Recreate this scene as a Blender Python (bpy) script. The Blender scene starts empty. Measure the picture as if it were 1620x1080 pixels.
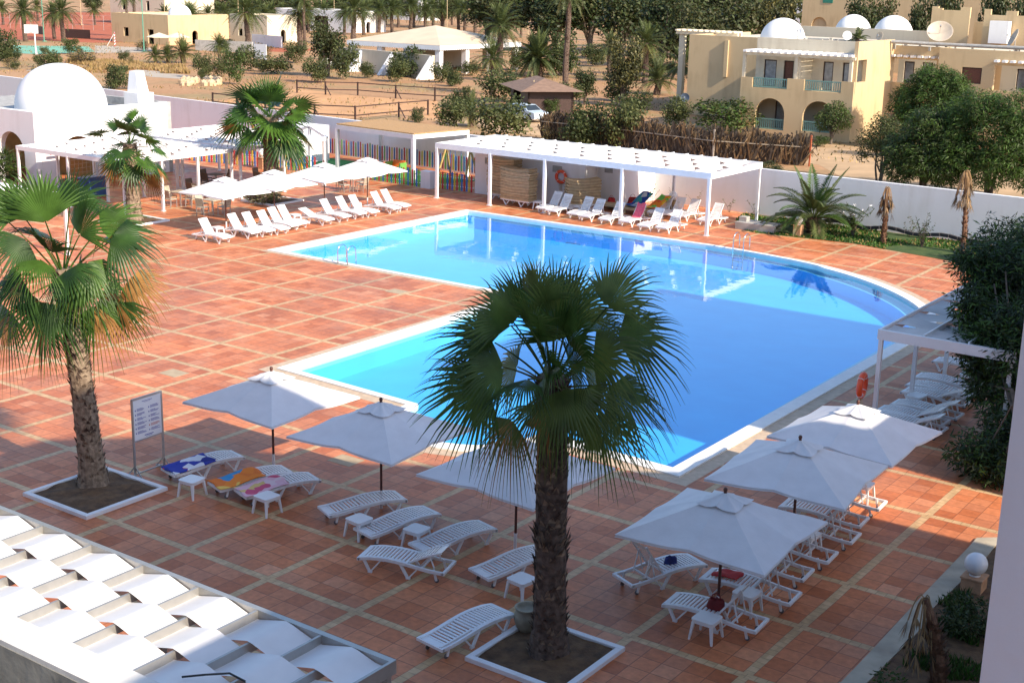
import bpy, math, random
from mathutils import Vector, Matrix, Euler, noise as mnoise
R=math.radians; PI=math.pi
random.seed(7)
sc=bpy.context.scene
col=sc.collection
# ---------------------------------------------------------------- camera
FPX=2150.175
CAM=Vector((42.766,-30.115,12.0415))
CX=Vector((0.81361613,0.58099628,0.02172826)); CD=Vector((0.16805312,-0.19923278,-0.96543485)); CF=Vector((-0.55658508,0.78914487,-0.25973724))
cd=bpy.data.cameras.new('camera'); cam=bpy.data.objects.new('camera',cd); col.objects.link(cam)
m=Matrix.Identity(4)
for r in range(3):
    m[r][0]=CX[r]; m[r][1]=-CD[r]; m[r][2]=-CF[r]; m[r][3]=CAM[r]
cam.matrix_world=m
cd.sensor_width=36; cd.lens=36*FPX/1620; cd.clip_end=4000; cd.clip_start=.1
sc.camera=cam
def ray(x,y): return CX*((x-810)/FPX)+CD*((y-540)/FPX)+CF
def G(x,y,z=0.):
    d=ray(x,y); return CAM+d*((z-CAM.z)/d.z)
# ---------------------------------------------------------------- mesh builder
class MB:
    def __init__(s): s.v=[]; s.f=[]; s.m=[]
    def add(s,pts,faces,mi=0):
        b=len(s.v); s.v.extend([tuple(p) for p in pts])
        for f in faces: s.f.append([b+i for i in f]); s.m.append(mi)
    def poly(s,pts,mi=0): s.add(pts,[list(range(len(pts)))],mi)
    def box(s,x0,y0,z0,x1,y1,z1,mi=0):
        p=[(x0,y0,z0),(x1,y0,z0),(x1,y1,z0),(x0,y1,z0),(x0,y0,z1),(x1,y0,z1),(x1,y1,z1),(x0,y1,z1)]
        s.add(p,[[0,3,2,1],[4,5,6,7],[0,1,5,4],[1,2,6,5],[2,3,7,6],[3,0,4,7]],mi)
    def bbox(s,x0,y0,z0,x1,y1,z1,b=.01,mi=0):   # box with bevelled top edges
        p=[(x0,y0,z0),(x1,y0,z0),(x1,y1,z0),(x0,y1,z0),(x0,y0,z1-b),(x1,y0,z1-b),(x1,y1,z1-b),(x0,y1,z1-b),
           (x0+b,y0+b,z1),(x1-b,y0+b,z1),(x1-b,y1-b,z1),(x0+b,y1-b,z1)]
        f=[[0,3,2,1],[8,9,10,11]]
        for i in range(4):
            j=(i+1)%4; f+= [[i,j,4+j,4+i],[4+i,4+j,8+j,8+i]]
        s.add(p,f,mi)
    def bar(s,p,q,w,h,mi=0,up=(0,0,1)):
        p=Vector(p);q=Vector(q);d=(q-p).normalized();u=Vector(up)
        if abs(d.dot(u))>.98: u=Vector((1,0,0))
        a=d.cross(u).normalized()*w/2; b=a.cross(d).normalized()*h/2
        pts=[p-a-b,p+a-b,p+a+b,p-a+b,q-a-b,q+a-b,q+a+b,q-a+b]
        s.add(pts,[[0,1,2,3],[7,6,5,4],[0,4,5,1],[1,5,6,2],[2,6,7,3],[3,7,4,0]],mi)
    def tube(s,pts,rad,n=8,mi=0,cap=True):
        pts=[Vector(p) for p in pts]; k=len(pts)
        if not hasattr(rad,'__len__'): rad=[rad]*k
        b=len(s.v); ref=None
        for i,p in enumerate(pts):
            d=(pts[min(i+1,k-1)]-pts[max(i-1,0)]).normalized()
            if ref is None: ref=Vector((0,0,1)) if abs(d.z)<.9 else Vector((1,0,0))
            a=d.cross(ref).normalized(); c=a.cross(d).normalized(); ref=c
            for j in range(n):
                t=2*PI*j/n; s.v.append(tuple(p+(a*math.cos(t)+c*math.sin(t))*rad[i]))
        for i in range(k-1):
            for j in range(n):
                j2=(j+1)%n
                s.f.append([b+i*n+j,b+i*n+j2,b+(i+1)*n+j2,b+(i+1)*n+j]); s.m.append(mi)
        if cap:
            s.f.append([b+j for j in range(n)][::-1]); s.m.append(mi)
            s.f.append([b+(k-1)*n+j for j in range(n)]); s.m.append(mi)
    def lathe(s,prof,n=16,c=(0,0,0),mi=0,a0=0,a1=2*PI):
        b=len(s.v); full=abs(a1-a0-2*PI)<1e-6; nn=n if full else n+1
        for r,z in prof:
            for j in range(nn):
                t=a0+(a1-a0)*j/n; s.v.append((c[0]+r*math.cos(t),c[1]+r*math.sin(t),c[2]+z))
        for i in range(len(prof)-1):
            for j in range(n):
                j2=(j+1)%nn
                s.f.append([b+i*nn+j,b+i*nn+j2,b+(i+1)*nn+j2,b+(i+1)*nn+j]); s.m.append(mi)
    def sphere(s,c,r,n=16,mi=0,sz=1): s.lathe([(max(r*math.sin(PI*i/(n//2)),1e-4),-r*math.cos(PI*i/(n//2))*sz) for i in range(n//2+1)],n,c,mi)
    def prism(s,poly,z0,z1,mi=0):
        n=len(poly); p=[(x,y,z0) for x,y in poly]+[(x,y,z1) for x,y in poly]
        s.add(p,[list(range(n))[::-1],list(range(n,2*n))]+[[i,(i+1)%n,n+(i+1)%n,n+i] for i in range(n)],mi)
    def grid(s,fn,nu,nv,mi=0):
        b=len(s.v)
        for i in range(nu+1):
            for j in range(nv+1): s.v.append(tuple(fn(i/nu,j/nv)))
        for i in range(nu):
            for j in range(nv):
                q=b+i*(nv+1)+j; s.f.append([q,q+nv+1,q+nv+2,q+1]); s.m.append(mi)
    def wall(s,o,d,L,H,th,ops,mi=0,z0=0,mr=None):
        """wall with openings (x0,x1,za,zb,arch); front face to the right of d; o=(x,y) start, d=unit dir"""
        if mr is None: mr=mi
        n=(d[1],-d[0]); P=lambda x,z,t=0:(o[0]+d[0]*x-n[0]*t,o[1]+d[1]*x-n[1]*t,z)
        def rect(xa,xb,za,zb,za2=None,zb2=None):
            za2=za if za2 is None else za2; zb2=zb if zb2 is None else zb2
            s.poly([P(xa,za),P(xb,za2),P(xb,zb2),P(xa,zb)],mi); s.poly([P(xb,za2,th),P(xa,za,th),P(xa,zb,th),P(xb,zb2,th)],mi)
        x=0
        for (a,b,za,zb,arch) in sorted(ops):
            if a>x: rect(x,a,z0,H)
            if za>z0: rect(a,b,z0,za)
            if arch:
                r=(b-a)/2; k=14
                zz=lambda t: zb-r+math.sqrt(max(r*r-(t-(a+b)/2)**2,0))
                ts=[(a+b)/2-r*math.cos(PI*i/k) for i in range(k+1)]
                for i in range(k):
                    rect(ts[i],ts[i+1],zz(ts[i]),H,zz(ts[i+1]),H)
                    s.poly([P(ts[i],zz(ts[i])),P(ts[i+1],zz(ts[i+1])),P(ts[i+1],zz(ts[i+1]),th),P(ts[i],zz(ts[i]),th)],mr)
                zs=zb-r
            else:
                if zb<H: rect(a,b,zb,H); s.poly([P(a,zb),P(b,zb),P(b,zb,th),P(a,zb,th)],mr)
                zs=zb
            s.poly([P(a,za),P(a,zs),P(a,zs,th),P(a,za,th)],mr); s.poly([P(b,zs),P(b,za),P(b,za,th),P(b,zs,th)],mr)
            if za>z0: s.poly([P(b,za),P(a,za),P(a,za,th),P(b,za,th)],mr)
            x=b
        if x<L: rect(x,L,z0,H)
        s.poly([P(0,z0),P(0,H),P(0,H,th),P(0,z0,th)],mi); s.poly([P(L,H),P(L,z0),P(L,z0,th),P(L,H,th)],mi)
        s.poly([P(0,H),P(L,H),P(L,H,th),P(0,H,th)],mi)
    def mesh(s,name,mats,smooth=False):
        me=bpy.data.meshes.new(name); me.from_pydata(s.v,[],s.f)
        if not isinstance(mats,(list,tuple)): mats=[mats]
        for k in mats: me.materials.append(k)
        if len(mats)>1: me.polygons.foreach_set('material_index',s.m)
        if smooth: me.polygons.foreach_set('use_smooth',[True]*len(me.polygons))
        me.update(); return me
    def build(s,name,mats,parent=None,smooth=False,loc=None):
        return link(name,s.mesh(name,mats,smooth),parent,loc)
def link(name,me,parent=None,loc=None,rz=0):
    o=bpy.data.objects.new(name,me); col.objects.link(o)
    if parent: o.parent=parent
    if loc is not None: o.location=loc
    if rz: o.rotation_euler.z=rz
    return o
def tag(o,label,cat,group=None,kind=None):
    if label: o['label']=label
    if cat: o['category']=cat
    if group: o['group']=group
    if kind: o['kind']=kind
    return o
def thing(name,label,cat,loc=(0,0,0),rz=0,group=None):
    o=bpy.data.objects.new(name,None); o.empty_display_size=.2; col.objects.link(o); o.location=loc; o.rotation_euler.z=rz
    return tag(o,label,cat,group)
def struct(o): o['kind']='structure'; return o
def dup(root,label,loc,rz=0,group=None,scale=None):
    def cp(o,par):
        c=o.copy(); col.objects.link(c); c.parent=par
        for ch in o.children: cp(ch,c)
        return c
    r=cp(root,None); r.location=loc; r.rotation_euler=(0,0,rz); r['label']=label
    if scale: r.scale=(scale,scale,scale) if not hasattr(scale,'__len__') else scale
    if group: r['group']=group
    return r
ORD=['first','second','third','fourth','fifth','sixth','seventh','eighth','ninth','tenth','eleventh','twelfth','thirteenth','fourteenth','fifteenth','sixteenth']
# ---------------------------------------------------------------- materials
def nt(name):
    mt=bpy.data.materials.new(name); mt.use_nodes=True; n=mt.node_tree
    return mt,n,n.nodes['Principled BSDF'],n.nodes.new,n.links.new
def M(name,c,rough=.6,var=.12,scale=6.,bump=0.,metal=0.,spec=.5,c2=None,trans=0.,det=4.,stretch=None):
    mt,n,bs,N,L=nt(name)
    tc=N('ShaderNodeTexCoord'); no=N('ShaderNodeTexNoise'); no.inputs['Scale'].default_value=scale; no.inputs['Detail'].default_value=det
    src=tc.outputs['Object']
    if stretch:
        mp=N('ShaderNodeMapping'); mp.inputs['Scale'].default_value=stretch; L(src,mp.inputs['Vector']); src=mp.outputs[0]
    L(src,no.inputs['Vector'])
    cr=N('ShaderNodeValToRGB'); e=cr.color_ramp.elements
    a=[max(0,x*(1-var)) for x in c]; b=c2 or [min(1,x*(1+var)) for x in c]
    e[0].position=.3; e[1].position=.7; e[0].color=(*a,1); e[1].color=(*b,1)
    L(no.outputs['Fac'],cr.inputs['Fac']); L(cr.outputs['Color'],bs.inputs['Base Color'])
    bs.inputs['Roughness'].default_value=rough; bs.inputs['Metallic'].default_value=metal; bs.inputs['Specular IOR Level'].default_value=spec
    if bump:
        bp=N('ShaderNodeBump'); bp.inputs['Strength'].default_value=bump; bp.inputs['Distance'].default_value=.02
        n2=N('ShaderNodeTexNoise'); n2.inputs['Scale'].default_value=scale*4; n2.inputs['Detail'].default_value=5; L(src,n2.inputs['Vector'])
        L(n2.outputs['Fac'],bp.inputs['Height']); L(bp.outputs['Normal'],bs.inputs['Normal'])
    if trans:
        tr=N('ShaderNodeBsdfTranslucent'); mx=N('ShaderNodeMixShader'); mx.inputs[0].default_value=trans
        L(cr.outputs['Color'],tr.inputs['Color']); L(bs.outputs[0],mx.inputs[1]); L(tr.outputs[0],mx.inputs[2])
        L(mx.outputs[0],n.nodes['Material Output'].inputs['Surface'])
    return mt
WHITEW=M('white_render',(.80,.80,.80),.75,.05,.7,.25)
WHITEP=M('white_plastic',(.80,.81,.83),.38,.03,3)
WHITEM=M('white_paint_metal',(.78,.79,.81),.4,.04,2)
CLOTH=M('white_canvas',(.78,.77,.78),.85,.05,2.5,.15,trans=.12)
FABRIC=M('pergola_canvas',(.82,.81,.80),.8,.05,2,.1,trans=.06)
FABRIC2=M('weathered_canvas',(.63,.60,.58),.85,.12,1.2,.15,trans=.10)
WOODP=M('mahogany_pole',(.09,.03,.02),.45,.25,12)
STEEL=M('stainless_steel',(.65,.66,.68),.18,.05,5,metal=1.)
ALU=M('brushed_aluminium',(.46,.45,.43),.4,.06,6,metal=.6)
def WALLM(name,c,dirt,amt=.35):
    mt,n,bs,N,L=nt(name); tc=N('ShaderNodeTexCoord'); mp=N('ShaderNodeMapping'); mp.inputs['Scale'].default_value=(1.6,1.6,.22); L(tc.outputs['Object'],mp.inputs[0])
    a=N('ShaderNodeTexNoise'); a.inputs['Scale'].default_value=1.2; a.inputs['Detail'].default_value=8; L(mp.outputs[0],a.inputs['Vector'])
    b=N('ShaderNodeTexNoise'); b.inputs['Scale'].default_value=.45; b.inputs['Detail'].default_value=5; L(tc.outputs['Object'],b.inputs['Vector'])
    mu=N('ShaderNodeMath'); mu.operation='MULTIPLY'; L(a.outputs['Fac'],mu.inputs[0]); L(b.outputs['Fac'],mu.inputs[1])
    cr=N('ShaderNodeValToRGB'); e=cr.color_ramp.elements; e[0].position=.24; e[1].position=.46; e[0].color=(*c,1); e[1].color=(*[x*(1-amt)+y*amt for x,y in zip(c,dirt)],1)
    L(mu.outputs[0],cr.inputs[0]); L(cr.outputs[0],bs.inputs['Base Color']); bs.inputs['Roughness'].default_value=.85; bs.inputs['Specular IOR Level'].default_value=.3
    bp=N('ShaderNodeBump'); bp.inputs['Strength'].default_value=.25; bp.inputs['Distance'].default_value=.02; d=N('ShaderNodeTexNoise'); d.inputs['Scale'].default_value=9; d.inputs['Detail'].default_value=5; L(tc.outputs['Object'],d.inputs['Vector']); L(d.outputs['Fac'],bp.inputs['Height']); L(bp.outputs[0],bs.inputs['Normal'])
    return mt
WHITEW=WALLM('white_render_wall',(.80,.80,.81),(.50,.47,.42),.3)
CREAM=WALLM('cream_render',(.60,.45,.265),(.36,.25,.14),.5)
CREAMW=WALLM('pale_cream_render',(.68,.60,.46),(.42,.34,.24),.4)
BROWN=M('dark_brown_wood',(.05,.025,.02),.6,.3,8)
REDBR=M('red_brown_wood',(.14,.05,.03),.6,.2,8)
TEAL=M('teal_paint',(.16,.30,.27),.55,.1,6)
GLASSD=M('curtained_glass',(.30,.32,.34),.15,.25,3)
SAND=M('plinth_stone',(.50,.28,.16),.8,.15,8,.3)
CONC=M('grey_concrete',(.38,.37,.35),.85,.18,3,.4)
MATT=M('beige_foam',(.52,.40,.24),.9,.14,6,.3)
SOIL=M('garden_soil',(.11,.06,.032),.95,.35,5,.8,c2=(.17,.095,.045))
ORANGE=M('orange_ring',(.85,.10,.03),.45,.06,4)
NAVY=M('navy_cloth',(.02,.03,.16),.8,.3,9)
REDC=M('red_cloth',(.45,.02,.02),.8,.25,9)
PINK=M('pink_towel',(.75,.12,.20),.9,.15,9,.3)
GREENT=M('artificial_turf',(.03,.22,.06),.9,.25,9,.4)
RATTAN=M('woven_brown',(.13,.095,.07),.7,.25,14,.3)
RATTANL=M('woven_beige',(.42,.37,.29),.7,.2,14,.3)
REED=M('reed_thatch',(.42,.25,.11),.9,.3,9,.6,stretch=(1,8,1))
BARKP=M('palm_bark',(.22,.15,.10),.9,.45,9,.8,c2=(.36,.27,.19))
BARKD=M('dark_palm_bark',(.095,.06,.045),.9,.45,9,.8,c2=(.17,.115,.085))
BARK=M('grey_bark',(.13,.10,.075),.9,.3,6,.6)
BLACKM=M('black_metal',(.02,.02,.022),.5,.2,5)
def leaf(name,c,c2,trans=.25,rough=.5,scale=1.2):
    return M(name,c,rough,.35,scale,0,spec=.35,c2=c2,trans=trans)
FAN1=leaf('fan_green',(.045,.105,.015),(.095,.20,.03),.38,.42,2)
FAN2=leaf('fan_green_deep',(.022,.06,.014),(.05,.115,.022),.3,.4,2)
FAN3=leaf('fan_yellowing',(.20,.15,.03),(.12,.16,.03),.3,.5,2)
FAN4=leaf('fan_dry_orange',(.30,.13,.035),(.42,.22,.06),.25,.6,2)
FDK1=leaf('fan_dark_green',(.048,.095,.018),(.095,.165,.035),.45,.35,2)
FDK2=leaf('fan_dark_olive',(.085,.125,.026),(.15,.20,.045),.45,.4,2)
STRAW=leaf('dry_straw_leaf',(.34,.20,.09),(.5,.33,.17),.2,.7,2)
DATE=leaf('date_green',(.07,.095,.03),(.13,.165,.05),.22,.5,1)
DATE2=leaf('date_yellow',(.16,.15,.045),(.24,.21,.07),.22,.5,1)
BUSHG=leaf('shrub_olive',(.085,.10,.036),(.155,.175,.06),.3,.6,.9)
BUSHD=leaf('shrub_dark',(.042,.066,.02),(.085,.115,.035),.28,.6,.9)
ACAC=leaf('acacia_green',(.045,.10,.018),(.105,.195,.036),.36,.5,.8)
ACAD=leaf('acacia_dark',(.016,.032,.009),(.035,.06,.016),.2,.5,.9)
PINE=leaf('tree_olive',(.038,.046,.015),(.085,.088,.03),.18,.6,.4)
FROND=leaf('dead_frond_brown',(.085,.065,.05),(.19,.145,.105),.1,.8,2)
LAWN=leaf('lawn_green',(.035,.11,.012),(.07,.17,.02),.25,.6,2)
DRYG=leaf('dry_grass',(.36,.24,.09),(.46,.32,.13),.2,.8,1)
# ---------------------------------------------------------------- light
SUN_EL=R(33); SUN_AZ=R(-7)          # azimuth from +X towards +Y
sv=Vector((math.cos(SUN_EL)*math.cos(SUN_AZ),math.cos(SUN_EL)*math.sin(SUN_AZ),math.sin(SUN_EL)))
ld=bpy.data.lights.new('sun','SUN'); ld.energy=4.3; ld.angle=R(.6); ld.color=(1.,.86,.68)
lo=bpy.data.objects.new('sun',ld); col.objects.link(lo); lo.rotation_euler=(-sv).to_track_quat('-Z','Y').to_euler(); lo.location=(60,0,60)
w=bpy.data.worlds.new('World'); sc.world=w; w.use_nodes=True
n=w.node_tree; bg=n.nodes['Background']; sk=n.nodes.new('ShaderNodeTexSky'); sk.sky_type='NISHITA'; sk.sun_disc=False
sk.sun_elevation=SUN_EL; sk.sun_rotation=math.atan2(sv.x,sv.y); sk.air_density=1.; sk.dust_density=1.0; sk.ozone_density=2.2
n.links.new(sk.outputs[0],bg.inputs[0]); bg.inputs[1].default_value=.15
sc.view_settings.view_transform='Standard'; sc.view_settings.look='None'; sc.view_settings.exposure=.85; sc.view_settings.gamma=1
sc.cycles.max_bounces=8; sc.cycles.transparent_max_bounces=8; sc.cycles.diffuse_bounces=3; sc.cycles.glossy_bounces=3; sc.cycles.transmission_bounces=4
sc.cycles.caustics_reflective=False; sc.cycles.caustics_refractive=False; sc.cycles.sample_clamp_indirect=6
# ---------------------------------------------------------------- 2D helpers
def catmull(pts,k=6):
    out=[]
    for i in range(len(pts)-1):
        p0=pts[max(i-1,0)];p1=pts[i];p2=pts[i+1];p3=pts[min(i+2,len(pts)-1)]
        for s in range(k):
            t=s/k
            out.append(tuple(.5*((2*p1[a])+(-p0[a]+p2[a])*t+(2*p0[a]-5*p1[a]+4*p2[a]-p3[a])*t*t+(-p0[a]+3*p1[a]-3*p2[a]+p3[a])*t**3) for a in (0,1)))
    out.append(tuple(pts[-1])); return out
def area(p): return .5*sum(p[i][0]*p[(i+1)%len(p)][1]-p[(i+1)%len(p)][0]*p[i][1] for i in range(len(p)))
def normals(p):     # inward normals with mitre scale, CCW polygon
    out=[];n=len(p)
    for i in range(n):
        a=Vector(p[i])-Vector(p[i-1]); b=Vector(p[(i+1)%n])-Vector(p[i]); a.normalize(); b.normalize()
        na=Vector((-a.y,a.x)); nb=Vector((-b.y,b.x)); s=(na+nb); s=s/max(s.dot(na),.3); out.append(s)
    return out
def offset(p,d):
    ns=normals(p)
    return [tuple(Vector(q)+k*(d if not callable(d) else d(q,k))) for q,k in zip(p,ns)]
from mathutils.geometry import tessellate_polygon
def tri(mb,loops,z,mi=0):
    vs=[q for l in loops for q in l]; fs=tessellate_polygon([[Vector((x,y,0)) for x,y in l] for l in loops])
    zz=z if callable(z) else (lambda x,y:z)
    out=[]
    for f in fs:
        a,b,c=[Vector(vs[i]) for i in f]
        out.append(list(f) if (b-a).cross(c-a)>0 else list(f)[::-1])
    mb.add([(x,y,zz(x,y)) for x,y in vs],out,mi)
def ringstrip(mb,a,b,za,zb,mi=0):
    n=len(a); mb.add([(x,y,za) for x,y in a]+[(x,y,zb) for x,y in b],[[i,(i+1)%n,n+(i+1)%n,n+i] for i in range(n)],mi)
# ---------------------------------------------------------------- pool
curve=catmull([(13.9,26.72),(16.7,26.45),(19.96,25.75),(22.82,24.35),(25.3,22.3),(26.95,20.1),(27.65,17.9),(27.8,15.5)],5)
bay=[(21.2+2.45*math.cos(t),-1.3-2.4*math.sin(t)) for t in [PI*i/14 for i in range(15)]]
pool=[(-.4,12.05),(13.1,12.05),(13.25,-1.0)]
pool+= [q for q in bay[::-1]]+[(27.8,-1.5)]+curve[::-1]+[(-.4,26.65)]
if area(pool)<0: pool=pool[::-1]
inner=offset(pool,lambda q,k:.44 if q[0]>20 else .27)
MT_DECK,nd,bs,N,L=nt('terracotta_paving')
def mathn(op,a,b=None,c=None):
    k=N('ShaderNodeMath'); k.operation=op
    for i,x in enumerate((a,b,c)):
        if x is None: continue
        if isinstance(x,(int,float)): k.inputs[i].default_value=x
        else: L(x,k.inputs[i])
    return k.outputs[0]
def mixc(f,a,b,bt='MIX'):
    k=N('ShaderNodeMix'); k.data_type='RGBA'; k.blend_type=bt
    if isinstance(f,(int,float)): k.inputs[0].default_value=f
    else: L(f,k.inputs[0])
    for i,x in ((6,a),(7,b)):
        if isinstance(x,tuple): k.inputs[i].default_value=(*x,1)
        else: L(x,k.inputs[i])
    return k.outputs[2]
geo=N('ShaderNodeNewGeometry'); sp=N('ShaderNodeSeparateXYZ'); L(geo.outputs['Position'],sp.inputs[0])
S=2.4; NT=5
wob=N('ShaderNodeTexNoise'); wob.inputs['Scale'].default_value=1.3; L(geo.outputs['Position'],wob.inputs['Vector'])
wv=mathn('MULTIPLY',mathn('SUBTRACT',wob.outputs['Fac'],.5),.02)
ux=mathn('DIVIDE',mathn('ADD',sp.outputs[0],wv),S); uy=mathn('DIVIDE',mathn('ADD',sp.outputs[1],wv),S)
HW=.039
def axis(u):
    fr=mathn('FRACT',mathn('ADD',u,.5)); d=mathn('ABSOLUTE',mathn('SUBTRACT',fr,.5))      # distance to line
    band=mathn('LESS_THAN',d,HW)
    t=mathn('MULTIPLY',mathn('DIVIDE',mathn('SUBTRACT',mathn('FRACT',u),HW),1-2*HW),NT)
    tf=mathn('FRACT',t); tg=mathn('ABSOLUTE',mathn('SUBTRACT',tf,.5))
    grout=mathn('GREATER_THAN',tg,.478)
    idx=mathn('ADD',mathn('MULTIPLY',mathn('FLOOR',u),NT+2),mathn('FLOOR',t))
    pc=mathn('FRACT',mathn('MULTIPLY',u,12)); pg=mathn('GREATER_THAN',mathn('ABSOLUTE',mathn('SUBTRACT',pc,.5)),.455)
    bi=mathn('FLOOR',mathn('MULTIPLY',u,12)); edge=mathn('LESS_THAN',mathn('ABSOLUTE',mathn('SUBTRACT',d,HW)),.004)
    return band,grout,idx,pg,bi,edge
bx,gx,ix,px,bix,ex=axis(ux); by,gy,iy,py,biy,ey=axis(uy)
band=mathn('MAXIMUM',bx,by)
cb=N('ShaderNodeCombineXYZ'); L(ix,cb.inputs[0]); L(iy,cb.inputs[1])
wn=N('ShaderNodeTexWhiteNoise'); wn.noise_dimensions='2D'; L(cb.outputs[0],wn.inputs['Vector'])
rp=N('ShaderNodeValToRGB'); e=rp.color_ramp.elements; e[0].position=0; e[0].color=(.46,.135,.05,1); e[1].position=1; e[1].color=(.72,.305,.155,1)
for q,c in ((.35,(.60,.195,.078,1)),(.7,(.65,.235,.105,1)),(.9,(.53,.19,.09,1))):
    k=rp.color_ramp.elements.new(q); k.color=c
L(wn.outputs['Value'],rp.inputs['Fac'])
n1=N('ShaderNodeTexNoise'); n1.inputs['Scale'].default_value=7; n1.inputs['Detail'].default_value=6; L(geo.outputs['Position'],n1.inputs['Vector'])
n2=N('ShaderNodeTexNoise'); n2.inputs['Scale'].default_value=.35; n2.inputs['Detail'].default_value=4; L(geo.outputs['Position'],n2.inputs['Vector'])
mot=N('ShaderNodeMapRange'); mot.inputs[1].default_value=.3; mot.inputs[2].default_value=.75; mot.inputs[3].default_value=.80; mot.inputs[4].default_value=1.12; L(n1.outputs['Fac'],mot.inputs[0])
big=N('ShaderNodeMapRange'); big.inputs[1].default_value=.3; big.inputs[2].default_value=.7; big.inputs[3].default_value=.78; big.inputs[4].default_value=1.15; L(n2.outputs['Fac'],big.inputs[0])
tile=rp.outputs['Color']
tg=mathn('MAXIMUM',gx,gy); tile=mixc(mathn('MULTIPLY',tg,.7),tile,(.20,.075,.042))
cb2=N('ShaderNodeCombineXYZ'); L(bix,cb2.inputs[0]); L(biy,cb2.inputs[1]); wn2=N('ShaderNodeTexWhiteNoise'); wn2.noise_dimensions='2D'; L(cb2.outputs[0],wn2.inputs['Vector'])
bandc=mixc(wn2.outputs['Value'],(.56,.36,.18),(.66,.44,.24))
bg1=mathn('MAXIMUM',mathn('MULTIPLY',bx,py),mathn('MULTIPLY',by,px))
bandc=mixc(mathn('MULTIPLY',bg1,.5),bandc,(.26,.17,.09))
colr=mixc(band,tile,bandc)
mul=N('ShaderNodeVectorMath'); mul.operation='SCALE'; L(colr,mul.inputs[0]); L(mathn('MULTIPLY',mot.outputs[0],big.outputs[0]),mul.inputs['Scale'])
L(mul.outputs[0],bs.inputs['Base Color'])
rr=N('ShaderNodeMapRange'); rr.inputs[3].default_value=.34; rr.inputs[4].default_value=.6; L(n2.outputs['Fac'],rr.inputs[0]); L(rr.outputs[0],bs.inputs['Roughness'])
bs.inputs['Specular IOR Level'].default_value=.28
bp=N('ShaderNodeBump'); bp.inputs['Strength'].default_value=.35; bp.inputs['Distance'].default_value=.01
hsum=mathn('SUBTRACT',mathn('MULTIPLY',n1.outputs['Fac'],.6),mathn('MULTIPLY',mathn('MAXIMUM',tg,ex),1.)); L(hsum,bp.inputs['Height']); L(bp.outputs[0],bs.inputs['Normal'])
# ---------------------------------------------------------------- ground sheets
WALLP=[(-75,44.5),(-41.8,40.9),(-8.5,37.4),(12.,36.2),(27.,35.7),(64,34.6)]
deckout=[(-46,-44),(62,-44),(62,34.6),(27,35.7),(12,36.2),(-8.5,37.4),(-41.8,40.9),(-46,41.3)]
mb=MB(); tri(mb,[deckout,offset(pool,-.02)[::-1]],0.)
deck=mb.build('pool_deck',MT_DECK); struct(deck)
SANDG,nd,bs,N,L=nt('sandy_ground')
geo=N('ShaderNodeNewGeometry')
def noi(s,d=5):
    k=N('ShaderNodeTexNoise'); k.inputs['Scale'].default_value=s; k.inputs['Detail'].default_value=d; L(geo.outputs['Position'],k.inputs['Vector']); return k.outputs['Fac']
def ramp(f,*st):
    k=N('ShaderNodeValToRGB'); el=k.color_ramp.elements
    for i,(p,c) in enumerate(st):
        x=el[i] if i<2 else el.new(p)
        x.position=p; x.color=(*c,1)
    L(f,k.inputs['Fac']); return k.outputs['Color']
base=ramp(noi(.05),(.35,(.36,.165,.065)),(.65,(.43,.24,.115)))
scrub=ramp(noi(.11,8),(.5,(0,0,0)),(.62,(1,1,1)))
c=mixc(scrub,base,ramp(noi(.9,8),(.3,(.15,.125,.05)),(.7,(.34,.24,.10))))
c=mixc(.35,c,ramp(noi(2.5,8),(.3,(.25,.14,.07)),(.7,(.56,.36,.20))))
L(c,bs.inputs['Base Color']); bs.inputs['Roughness'].default_value=.95
bp=N('ShaderNodeBump'); bp.inputs['Strength'].default_value=.8; bp.inputs['Distance'].default_value=.08; L(noi(1.8,8),bp.inputs['Height']); L(bp.outputs[0],bs.inputs['Normal'])
mb=MB(); big=[(-2500,-300),(900,-300),(900,3000),(-2500,3000)]
hole=[(-45,-43),(61,-43),(61,34.2),(27,35.2),(12,35.7),(-8.5,36.9),(-41.8,40.4),(-45,40.7)]
tri(mb,[big,hole[::-1]],-.012); struct(mb.build('sandy_ground',SANDG))
PALESAND=M('pale_sand',(.46,.31,.175),.95,.18,.5,.6)
PADS=M('paddock_sand',(.53,.285,.13),.95,.14,.35,.6)
PATHM=M('path_dust',(.42,.36,.29),.9,.12,.6,.4)
REDCLAY=M('red_clay',(.40,.10,.04),.9,.15,.4,.3)
COURT=M('court_green',(.18,.42,.30),.7,.1,.5)
def sheet(name,poly,z,mt): 
    mb=MB(); tri(mb,[poly if area(poly)>0 else poly[::-1]],z); return struct(mb.build(name,mt))
def px(*pts,z=0): return [tuple(G(x,y,z)[:2]) for x,y in pts]
sheet('sandy_track',[(-32,62),(-20,58),(-5,60),(6,58),(12,50),(14,40),(20,38),(60,28),(80,60),(30,66),(9,66),(4,70),(-10,70),(-26,76)],-.004,PALESAND)
sheet('paddock_sand',px((335,162),(500,188),(562,188),(631,181),(700,190),(692,160),(566,152),(470,140)),-.003,PADS)
sheet('footpath',px((215,110),(250,113),(300,120),(300,126),(240,122),(205,116)),-.002,PATHM)
sheet('stone_path',px((60,108),(85,107),(88,114),(40,112)),-.002,PATHM)
sheet('tennis_court',px((0,62),(150,68),(235,66),(235,55),(215,20),(0,20)),-.006,REDCLAY)
sheet('sports_court',px((20,72),(140,74),(150,82),(60,86),(20,84)),.0,COURT)
sheet('court_apron',px((150,72),(240,76),(240,83),(150,84)),-.001,PATHM)
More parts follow.
